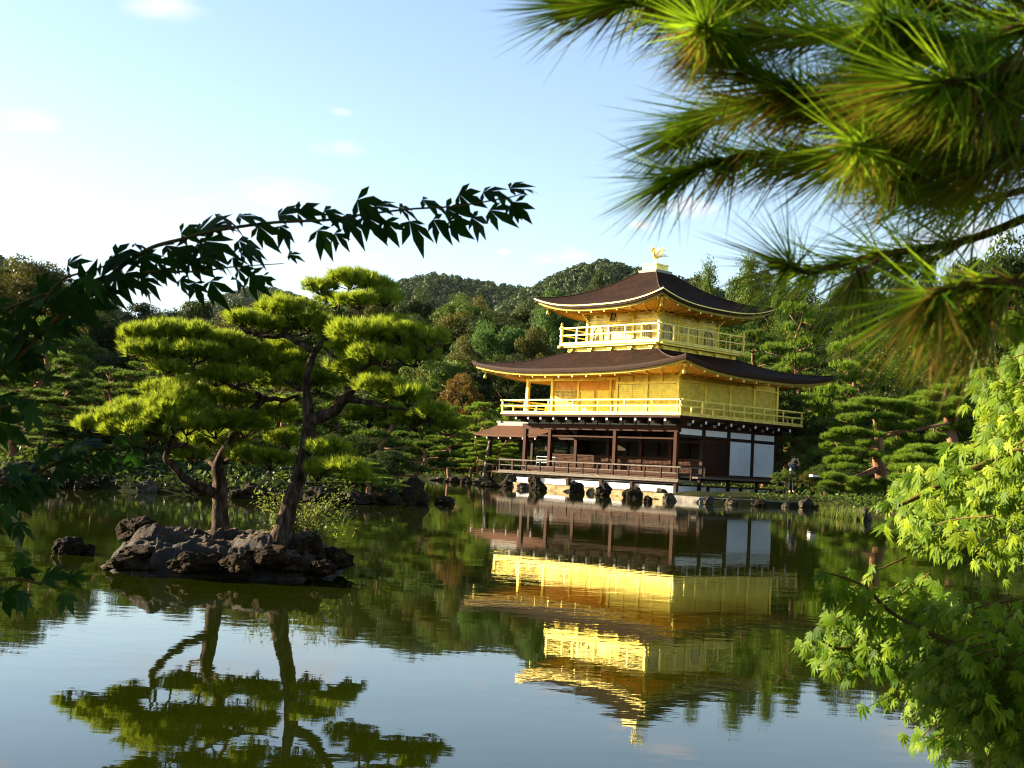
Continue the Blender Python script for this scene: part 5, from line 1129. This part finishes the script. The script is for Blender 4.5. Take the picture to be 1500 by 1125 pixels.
# ---------------------------------------------------------------- person and small things on the bank
def skin_body(name, pts, edges, mat, parent, root_i=0, sub=1):
    me = bpy.data.meshes.new(name); me.from_pydata([p[:3] for p in pts], edges, []); o = link(name, me); sk = o.modifiers.new('s', 'SKIN'); sl = me.skin_vertices[0].data
    for i, p in enumerate(pts): sl[i].radius = (p[3], p[4] if len(p) > 4 else p[3]); sl[i].use_root = (i == root_i)
    o.modifiers.new('u', 'SUBSURF').levels = sub
    ev = o.evaluated_get(bpy.context.evaluated_depsgraph_get()); m2 = bpy.data.meshes.new_from_object(ev); bpy.data.objects.remove(o); m2.polygons.foreach_set('use_smooth', [True]*len(m2.polygons)); return link(name, m2, mat, parent)
def person():
    p = at(1160, 700, 62); root = empty('person', (p.x, p.y, .47), .3); tag(root, 'person in dark patterned clothes standing with both arms raised to the face', 'person')
    V = [(0, 0, .92, .13, .10), (0, -.01, 1.12, .12, .09), (0, 0, 1.32, .15, .10), (0, 0, 1.43, .07, .06), (0, -.02, 1.50, .05, .05), (0, -.03, 1.58, .085, .095), (0, -.02, 1.68, .07, .08),
         (-.17, 0, 1.37, .055), (-.30, -.16, 1.38, .042), (-.13, -.33, 1.52, .033), (-.08, -.34, 1.58, .03), (.17, 0, 1.37, .055), (.30, -.16, 1.36, .042), (.13, -.33, 1.52, .033), (.08, -.34, 1.58, .03),
         (-.09, 0, .84, .085), (-.10, -.02, .48, .06), (-.10, .01, .09, .042), (-.11, -.12, .035, .035), (.09, 0, .84, .085), (.11, -.01, .48, .06), (.11, .02, .09, .042), (.12, -.11, .035, .035)]
    Ed = [(0, 1), (1, 2), (2, 3), (3, 4), (4, 5), (5, 6), (2, 7), (7, 8), (8, 9), (9, 10), (2, 11), (11, 12), (12, 13), (13, 14), (0, 15), (15, 16), (16, 17), (17, 18), (0, 19), (19, 20), (20, 21), (21, 22)]
    body = skin_body('body', V, Ed, M['skin'], root, 0, 2)
    g = 1.16
    skin_body('shirt', [(0, 0, .86, .155, .125), (0, -.01, 1.12, .14, .108), (0, 0, 1.32, .17, .118), (0, 0, 1.405, .09, .08), (-.17, 0, 1.375, .068), (-.23, -.08, 1.378, .06), (.17, 0, 1.37, .068), (.23, -.08, 1.365, .06)], [(0, 1), (1, 2), (2, 3), (2, 4), (4, 5), (2, 6), (6, 7)], M['shirt'], root, 0, 2)
    skin_body('trousers', [(0, 0, .90, .14, .115), (-.09, 0, .82, .10), (-.10, -.02, .48, .072), (-.10, .01, .12, .055), (.09, 0, .82, .10), (.11, -.01, .48, .072), (.11, .02, .12, .055)], [(0, 1), (1, 2), (2, 3), (0, 4), (4, 5), (5, 6)], M['trousers'], root, 0, 2)
    bm = bmesh.new(); bmesh.ops.create_uvsphere(bm, u_segments=18, v_segments=12, radius=1)
    for v in bm.verts:
        v.co = Vector((v.co.x*.10, v.co.y*.115+.015, v.co.z*.115+1.64))
        if v.co.y < -.03 and v.co.z < 1.69: v.co.y = -.03
    me = bpy.data.meshes.new('hair'); bm.to_mesh(me); bm.free(); link('hair', me, M['hair'], root)
    # face: nose, eyes, mouth, ears; hands with fingers
    b = MB(); b.tube([(0, -.115, 1.625), (0, -.14, 1.595)], [.008, .014], 6); b.build('nose', M['skin'], root)
    for sx in (-1, 1):
        b = MB(); b.lathe((sx*.033, -.112, 1.618), [(.001, .008), (.010, .004), (.012, 0), (.010, -.004), (.001, -.008)], 8); b.build('eye', M['hair'], root)
        h = Vector((sx*.075, -.345, 1.60))
        b = MB(); b.tube([h-Vector((0, 0, .04)), h, h+Vector((0, 0, .045))], [.022, .038, .034], 8)
        for k in range(4): f = h+Vector((sx*(-.024+.016*k), -.004, .04)); b.tube([f, f+Vector((0, -.012, .035+.006*(k in (1, 2)))), f+Vector((-sx*.006, -.03, .05))], [.009, .0085, .006], 6)
        b.tube([h+Vector((-sx*.03, -.01, -.005)), h+Vector((-sx*.055, -.025, .02))], [.011, .007], 6); b.build('hand', M['skin'], root)
    b = MB(); b.bar((-.035, -.120, 1.555), (.035, -.120, 1.555), .008, .01); b.build('mouth', M['doorred'], root)
person()
def path_slab():
    p = at(1205, 697, 58); root = empty('stone_bench', (p.x, p.y, 0), .1); tag(root, 'pale low stone bench on the bank at the edge of the big shore pine', 'bench'); z = gz(p.x, p.y)
    b = MB(); b.box(-.55, 1.5, -.22, .22, p.z-.07, p.z+.03); b.build('seat', M['plaster'], root)
    for x in (.2, 1.2): b = MB(); b.box(x-.1, x+.1, -.16, .16, z-.1, p.z-.072); b.build('leg', M['darkwood'], root)
path_slab()
q_ = at(1203, 706, 57.0); tree('bush', 1, 'low_bush', q_.x, 57.0, gz(q_.x, 57.0)-.05, .62, .75, 'leafgreen', 'low bush right in front of the pale stone bench', 'bush')
def barrier():
    o = wn(11.0, 2.0, 1.12); root = empty('metal_barrier', o, -YAW); tag(root, 'pale metal barrier standing on the veranda beside the left columns', 'barrier')
    b = MB(); b.tube([(-.95, 0, .1), (-.95, 0, .58), (.9, 0, .58), (.9, 0, .1)], .022, 6); b.build('frame', M['whitepaint'], root)
    for z in (.25, .42): b = MB(); b.tube([(-.93, 0, z), (.88, 0, z)], .016, 6); b.build('rail', M['whitepaint'], root)
    for x in (-.95, .9): b = MB(); b.tube([(x, -.2, .012), (x, 0, .1), (x, .2, .012)], .018, 6); b.build('foot', M['whitepaint'], root)
barrier()
#PART5
# ---------------------------------------------------------------- foreground: maple and pine branches close to the camera
def maple_leaves(name, items, r, lobes, width=.17, droop=.25):
    """items: (position, tip direction, face normal, length). One palmate leaf each, lobes joined at the stalk"""
    V = []; F = []; T = []
    for (p, d, n, L) in items:
        p = np.array(p, float); d = unit(np.array(d, float)); n = np.array(n, float); n = unit(n-d*(n@d)); s = np.cross(d, n); b = len(V); V.append(p); tint = r.random(); T.append(tint); dr = droop*(.5+r.random())
        fold = .12+.15*r.random()
        for (a, l) in lobes:
            a = a+r.normal()*.06; l = l*(.9+.2*r.random()); u = d*cos(a)+s*sin(a); q = s*cos(a)-d*sin(a)
            f = lambda x: -n*dr*(x*x)*L
            w = width*l
            k = len(V)
            V += [p+u*L*l*.30+q*L*w*.62+f(.3*l), p+u*L*l*.55+q*L*w+f(.55*l)+n*fold*L*w, p+u*L*l+f(l), p+u*L*l*.55-q*L*w+f(.55*l)+n*fold*L*w, p+u*L*l*.30-q*L*w*.62+f(.3*l), p+u*L*l*.55+f(.55*l)]
            T += [tint]*6
            F += [(b, k, k+5), (k, k+1, k+5), (k+1, k+2, k+5), (k+2, k+3, k+5), (k+3, k+4, k+5), (k+4, b, k+5)]
    me = np_mesh(name, np.array(V), np.array(F)); set_tint(me, np.array(T)); return me
L5 = [(0, 1.0), (.62, .82), (-.62, .82), (1.30, .5), (-1.30, .5)]
L7 = [(0, 1.0), (.5, .92), (-.5, .92), (1.02, .72), (-1.02, .72), (1.6, .42), (-1.6, .42)]
def stem(parent, pts, r0, r1, mat='mapletwig', name='branch'):
    P = smooth_path(pts, 6); b = MB(); b.tube(P, [r0+(r1-r0)*i/len(P) for i in range(len(P))], 7, .05, 1); return b.build(name, M[mat], parent), [Vector(p) for p in P]
def left_maple():
    r = rng_np(11); rg = random.Random(11); base = Vector((-1.75, 2.25, gz(-1.75, 2.25))); root = empty('maple_tree', base); tag(root, 'maple tree at the left edge reaching two leafy shoots out across the sky', 'tree')
    A = lambda px, py, D: at(px, py, D)-base
    _, tp = stem(root, [(0, 0, -.1), (.05, .02, .5), (-.02, .05, 1.0), (.02, 0, 1.5), (-.1, .05, 2.1), (-.2, 0, 2.8)], .07, .02, 'barkgrey', 'trunk')
    def shoot(pts, r0, r1, leaves, size, D, hang=1.0, spread=.010):
        br, P = stem(root, pts, r0, r1); it = []
        n = len(P)
        for k in range(leaves):
            f = (k+.5)/leaves; f = f**.95; i = min(n-2, int(f*(n-1))); p = P[i].lerp(P[i+1], f*(n-1)-i); t = (P[i+1]-P[i]).normalized()
            side = 1 if k % 2 else -1
            stalk = Vector((rg.gauss(0, 1)*.006, rg.gauss(0, 1)*.02, side*.012+rg.gauss(0, .004)))*1.3
            d = t*(.75+.25*rg.random())+Vector((.1*rg.gauss(0, 1), .25*rg.gauss(0, 1), (-.85*hang if side < 0 else -.15)+.3*rg.gauss(0, 1)))
            nrm = Vector((rg.gauss(0, .5), -.75+rg.gauss(0, .4), .55+rg.gauss(0, .3)))
            L = size*(.75+.5*rg.random())*(1-.35*max(0, f-.85)/.15); q = p+stalk
            it.append((q, d, nrm, L))
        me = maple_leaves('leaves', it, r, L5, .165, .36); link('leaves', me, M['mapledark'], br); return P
    D = 2.1
    main = [A(-170, 660, 2.15), A(-60, 600, 2.12), A(5, 543, D), A(60, 488, D), A(110, 446, D), A(152, 411, D), A(213, 367, D), A(267, 350, D), A(320, 337, D), A(400, 326, D), A(480, 322, D), A(533, 314, D), A(603, 306, D), A(667, 302, D), A(741, 290, D), A(765, 284, D)]
    main = [tp[20], (tp[20]+main[0])/2+Vector((0, 0, -.1))]+main
    shoot(main, .006, .0008, 72, .053, D)
    shoot([A(150, 412, D), A(224, 398, D), A(288, 398, D), A(341, 391, D), A(416, 386, D)], .003, .0007, 22, .045, D)
    shoot([A(20, 530, D), A(80, 420, D), A(140, 395, D), A(190, 374, D)], .003, .001, 8, .048, D)
    shoot([A(-80, 590, D), A(-20, 480, D), A(40, 440, D), A(110, 420, D)], .004, .001, 10, .052, D)
    shoot([A(-60, 480, D), A(20, 470, D), A(70, 455, D)], .004, .001, 5, .052, D)
    shoot([A(-90, 700, 2.0), A(-20, 610, 2.0), A(30, 590, 2.0), A(50, 566, 2.0)], .004, .001, 6, .055, D)
    # lower sprays on the left
    tpl = tp[12]
    shoot([tpl, A(-140, 760, 2.4), A(10, 716, 2.5), A(60, 690, 2.5), A(120, 662, 2.5), A(190, 652, 2.5)], .007, .001, 40, .048, D, 1.1)
    shoot([A(-60, 730, 2.4), A(0, 705, 2.4), A(36, 720, 2.4)], .003, .001, 8, .045, D, 1.2)
    shoot([A(-120, 800, 2.2), A(-30, 745, 2.2), A(10, 760, 2.2), A(30, 796, 2.2)], .003, .001, 9, .048, D, 1.2)
    shoot([tp[8], A(-100, 900, 2.2), A(0, 850, 2.2), A(60, 855, 2.2), A(105, 864, 2.2)], .005, .001, 10, .048, D, 1.0)
    # unseen leaf clumps added left of the frame to shade both maples
    it = []
    for k in range(10800):
        c, q = [((-2.05, 2.7, 1.95), (.30, .30, .34)), ((-1.95, 3.24, 1.69), (.17, .13, .17)), ((-2.5, 2.4, 2.3), (.34, .34, .28)), ((-1.95, 2.5, 1.6), (.25, .25, .3)), ((-2.35, 3.0, 2.6), (.3, .25, .35)), ((-2.25, 2.9, 1.0), (.3, .28, .25))][k % 6]; p = np.array(c)+r.normal(size=3)*np.array(q)
        if p[0] > -.43*p[1]-.12: continue
        it.append((Vector(p)-base, (rg.gauss(0, 1), rg.gauss(0, 1), -.6), (rg.gauss(0, .5), rg.gauss(0, .5), 1), .06*(.7+.6*rg.random())))
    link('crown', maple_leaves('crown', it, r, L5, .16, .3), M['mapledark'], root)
left_maple()

def inside(poly, x, y):
    c = False; n = len(poly)
    for i in range(n):
        (x0, y0), (x1, y1) = poly[i], poly[(i+1) % n]
        if (y0 <= y) != (y1 <= y) and x < x0+(y-y0)/(y1-y0)*(x1-x0): c = not c
    return c
def right_maple():
    r = rng_np(12); rg = random.Random(12); base = Vector((2.35, 3.2, gz(2.35, 3.2))); root = empty('maple_tree', base); tag(root, 'bright yellow green maple at the right edge drooping over the water', 'tree')
    A = lambda px, py, D: at(px, py, D)-base
    _, tp = stem(root, [(0, 0, -.1), (-.06, .02, .4), (-.02, .0, .9), (-.08, .04, 1.4), (0, 0, 1.9)], .06, .02, 'barkgrey', 'trunk')
    U = [(1510, 512), (1475, 520), (1432, 552), (1428, 600), (1408, 655), (1375, 690), (1330, 708), (1284, 738), (1268, 752), (1296, 776), (1330, 790), (1352, 816), (1400, 822), (1440, 846), (1510, 830)]
    Lw = [(1206, 838), (1226, 876), (1196, 905), (1176, 926), (1180, 975), (1208, 985), (1236, 1010), (1262, 1034), (1318, 1046), (1328, 1082), (1346, 1112), (1400, 1135), (1510, 1140), (1510, 905), (1440, 878), (1372, 872), (1316, 876), (1262, 856)]
    def mass(poly, sprays, per, D0, D1, size, mat, org, lobes, sd, box, lean=1.0):
        rg2 = random.Random(sd); x0, x1, y0, y1 = box; got = 0; it = []; tries = 0
        while got < sprays and tries < 4000:
            tries += 1; x, y = rg2.uniform(x0, x1), rg2.uniform(y0, y1)
            if not inside(poly, x, y): continue
            D = rg2.uniform(D0, D1); tip = A(x, y, D); back = A(x+rg2.uniform(60, 130), y-rg2.uniform(10, 70)*lean, D+.1*rg2.gauss(0, 1)); P = smooth_path([back, back.lerp(tip, .55)+Vector((0, 0, .012)), tip], 4)
            if got % 3 == 0: b = MB(); b.tube(P, [.0022-.0014*i/len(P) for i in range(len(P))], 5); b.build('twig', M['mapletwig'], root) if got < 270 else None
            for k in range(per):
                f = rg2.random()**.7; i = min(len(P)-2, int(f*(len(P)-1))); p = Vector(P[i]).lerp(Vector(P[i+1]), f*(len(P)-1)-i)+Vector((rg2.gauss(0, .014), rg2.gauss(0, .03), rg2.gauss(0, .012)))
                w = p+base; e = np.array(w)-np.array([0, 0, CAMZ])
                it.append((p, Vector((-.55+.3*rg2.gauss(0, 1), .25*rg2.gauss(0, 1), -.8+.3*rg2.gauss(0, 1))), Vector((-.75+.35*rg2.gauss(0, 1), -.45+.4*rg2.gauss(0, 1), .55+.25*rg2.gauss(0, 1))), size*(.7+.6*rg2.random())))
            got += 1
        return it
    up = mass(U, 165, 9, 2.7, 3.9, .033, 'maple', tp[-1], L7, 1, (1260, 1510, 505, 890))
    Lf = [(1226, 876), (1196, 905), (1176, 926), (1180, 975), (1208, 985), (1236, 1010), (1262, 1034), (1318, 1046), (1328, 1082), (1346, 1112), (1400, 1128), (1430, 1060), (1400, 980), (1340, 920), (1290, 880)]
    lo = mass(Lf, 90, 8, 2.75, 3.05, .029, 'maple', tp[-1], L7, 2, (1170, 1510, 835, 1140))
    br, _ = stem(root, [tp[22], A(1600, 640, 3.0), A(1500, 660, 3.0), A(1420, 690, 3.0), A(1330, 735, 3.0), A(1285, 752, 3.0)], .016, .0015); link('leaves', maple_leaves('leaves', up, r, L7, .125, .4), M['maple'], br)
    stem(root, [A(1600, 740, 3.0), A(1500, 790, 3.0), A(1476, 770, 3.0), A(1440, 760, 3.0)], .012, .003)
    br, _ = stem(root, [tp[14], A(1580, 980, 2.9), A(1480, 960, 2.9), A(1380, 930, 2.9), A(1300, 940, 2.9), A(1230, 950, 2.9), A(1192, 930, 2.9)], .014, .0012); link('leaves', maple_leaves('leaves', lo, r, L7, .125, .4), M['maple'], br)
    # nearer sprays at the lower right, in the shadow of the leaf clumps added across
    Ld = [(1300, 892), (1330, 960), (1360, 1040), (1420, 1100), (1440, 1140), (1520, 1140), (1520, 985), (1450, 955), (1400, 925), (1350, 900)]
    dk = mass(Ld, 120, 9, 2.15, 2.45, .027, 'maple', tp[-1], L7, 3, (1290, 1520, 860, 1140))
    br, P = stem(root, [A(1540, 1005, 2.2), A(1400, 945, 2.25), A(1310, 900, 2.3), A(1270, 862, 2.3), A(1236, 846, 2.3), A(1206, 838, 2.3)], .006, .001)
    for k in range(46):
        f = .3+.7*rg.random(); i = min(len(P)-2, int(f*(len(P)-1))); p = P[i]+Vector((rg.gauss(0, .012), rg.gauss(0, .03), rg.gauss(-.015, .014)))
        dk.append((p, (-.4+.4*rg.gauss(0, 1), .3*rg.gauss(0, 1), -.8), (.5*rg.gauss(0, 1), -.6, .6), .030*(.7+.5*rg.random())))
    link('leaves', maple_leaves('leaves', dk, r, L7, .125, .4), M['maple'], br)
    br, P = stem(root, [A(1540, 470, 2.6), A(1505, 470, 2.6), A(1480, 462, 2.6)], .003, .001)
    it = [(A(1482+rg.uniform(-6, 20), 462+rg.uniform(-5, 45), 2.6), (-.5+.5*rg.gauss(0, 1), 0, -.6), (0, -.8, .5), .05) for k in range(7)]
    link('leaves', maple_leaves('leaves', it, r, L5, .2, .3), M['maple'], br)
right_maple()

def near_needles():
    r = rng_np(13); rg = random.Random(13); base = Vector((1.55, 1.2, gz(1.55, 1.2))); root = empty('pine_tree', base); tag(root, 'pine tree whose long needled boughs hang blurred across the upper right corner', 'tree')
    A = lambda px, py, D: at(px, py, D)-base
    _, tp = stem(root, [(0, 0, -.1), (.05, 0, .6), (.02, .03, 1.2), (.08, 0, 1.8), (.05, .02, 2.6)], .09, .05, 'bark', 'trunk')
    def bough(pts, r0, r1, ntuft, n, L, spread, fr=.0, dry=.10, w=.0010, down=0., first=0.0, par=None):
        br, P = stem(root, pts, r0, r1, 'twig'); C = []; Ax = []
        for k in range(ntuft):
            f = first+(1-first)*(k+1)/ntuft; i = min(len(P)-2, int(f*(len(P)-1))); t = (P[i+1]-P[i]).normalized(); p = P[i].lerp(P[i+1], min(1, f*(len(P)-1)-i))
            C.append(p); Ax.append(unit(np.array(t+Vector((0, 0, -down))+Vector((rg.gauss(0, .12), rg.gauss(0, .12), rg.gauss(0, .12))))))
        link('needles', needle_mesh('needles', np.array(C), np.array(Ax), n, L, w, spread, r, .35), M['needle'], br)
        nd = max(2, int(ntuft*dry*3)); idx = [rg.randrange(len(C)) for q in range(nd)]
        link('dry_needles', needle_mesh('dry_needles', np.array([C[q] for q in idx]), np.array([unit(Ax[q]+np.array([-.2, 0, -.5])) for q in idx]), 9, L*.95, w*1.2, spread*.7, r, .3), M['needledry'], br)
        return P
    # big upper mass: boughs fan out to the left from beyond the right edge
    U = [([(1560, 60), (1420, 20), (1250, -10), (1120, -5), (1000, 10), (915, 4), (850, 8)], 1.15, 30, .0), ([(1560, 130), (1400, 80), (1250, 60), (1130, 45), (1060, 52), (1030, 38)], 1.05, 28, .0), ([(1570, 190), (1420, 180), (1300, 160), (1212, 144), (1164, 134), (1087, 91), (1040, 50)], 1.1, 32, .05),
         ([(1570, 215), (1440, 205), (1340, 190), (1230, 165), (1140, 150), (1060, 160), (1010, 185)], 1.15, 32, .05), ([(1570, 240), (1450, 225), (1356, 211), (1260, 230), (1212, 235), (1120, 225), (1040, 240), (985, 262)], 1.2, 34, .08), ([(1560, 30), (1450, -20), (1330, -60), (1200, -70), (1090, -60), (960, -40)], 1.1, 22, 0),
         ([(1570, 100), (1480, 100), (1400, 120), (1320, 110), (1260, 95)], .95, 22, .1), ([(1580, 160), (1500, 140), (1430, 150), (1360, 170), (1300, 200), (1250, 215)], 1.0, 24, .1), ([(1580, 250), (1500, 215), (1440, 240), (1380, 250), (1310, 262)], 1.1, 22, .1), ([(1570, 10), (1500, 40), (1420, 60), (1350, 50), (1290, 20)], 1.0, 22, 0)]
    for i, (pp, D, nt, dn) in enumerate(U):
        bough([A(x, y, D+(.10 if j == 0 else .05*sin(j*2+i))) for j, (x, y) in enumerate(pp)], .007, .0022, int(nt*1.55), 20, .082, .33, down=dn, dry=.26)
    # lower separate boughs
    bough([A(1580, 280, 1.35), A(1500, 320, 1.3), A(1404, 355, 1.3), A(1284, 374, 1.28), A(1188, 398, 1.25), A(1156, 386, 1.22)], .0055, .0025, 12, 24, .095, .56, down=.05, dry=.18, first=.30)
    bough([A(1404, 355, 1.3), A(1384, 372, 1.32), A(1340, 385, 1.34), A(1300, 392, 1.36)], .004, .002, 5, 28, .10, .6, first=.3)
    bough([A(1580, 262, 1.3), A(1500, 278, 1.3), A(1430, 296, 1.3), A(1380, 300, 1.28), A(1330, 290, 1.26)], .005, .002, 8, 34, .10, .62, first=.25)
    bough([A(1560, 400, 1.0), A(1480, 412, .98), A(1404, 420, .95), A(1360, 432, .93)], .006, .003, 6, 24, .085, .46, down=.5, dry=.8, w=.0010, first=.15)
    bough([A(1500, 410, .98), A(1450, 440, .97), A(1420, 450, .96)], .004, .002, 4, 20, .085, .38, down=.9, dry=.9, w=.0010)
    bough([A(1300, 372, 1.25), A(1270, 392, 1.2), A(1255, 400, 1.15)], .003, .002, 3, 20, .09, .45, down=.7, dry=.6, first=.3)
    # unseen needle canopy added above the frame to block sky light
    n = 9000; C = np.stack([r.uniform(.25, 3.6, n), r.uniform(-1.2, 3.4, n), r.uniform(0, 1, n)], 1); C[:, 2] = 2.45+.22*np.maximum(C[:, 1]-1.5, 0)+.9*C[:, 2]+.12*np.sin(C[:, 0]*5)*np.sin(C[:, 1]*4)
    link('crown', leaf_mesh('crown', C-np.array(base), unit(r.normal(size=(n, 3))+np.array([0, 0, .8])), np.full(n, .26), .16, r), M['needle'], root)
    # boughs that join everything to the trunk
    for (x, y, D, z) in ((1560, 60, 1.2, 1.75), (1570, 200, 1.2, 1.6), (1580, 275, 1.35, 1.5), (1560, 400, 1.02, 1.35)):
        stem(root, [Vector((.04, .02, z)), (Vector((.04, .02, z))+A(x, y, D))/2+Vector((0, 0, .03)), A(x, y, D)], .02, .008, 'bark', 'limb')
near_needles()
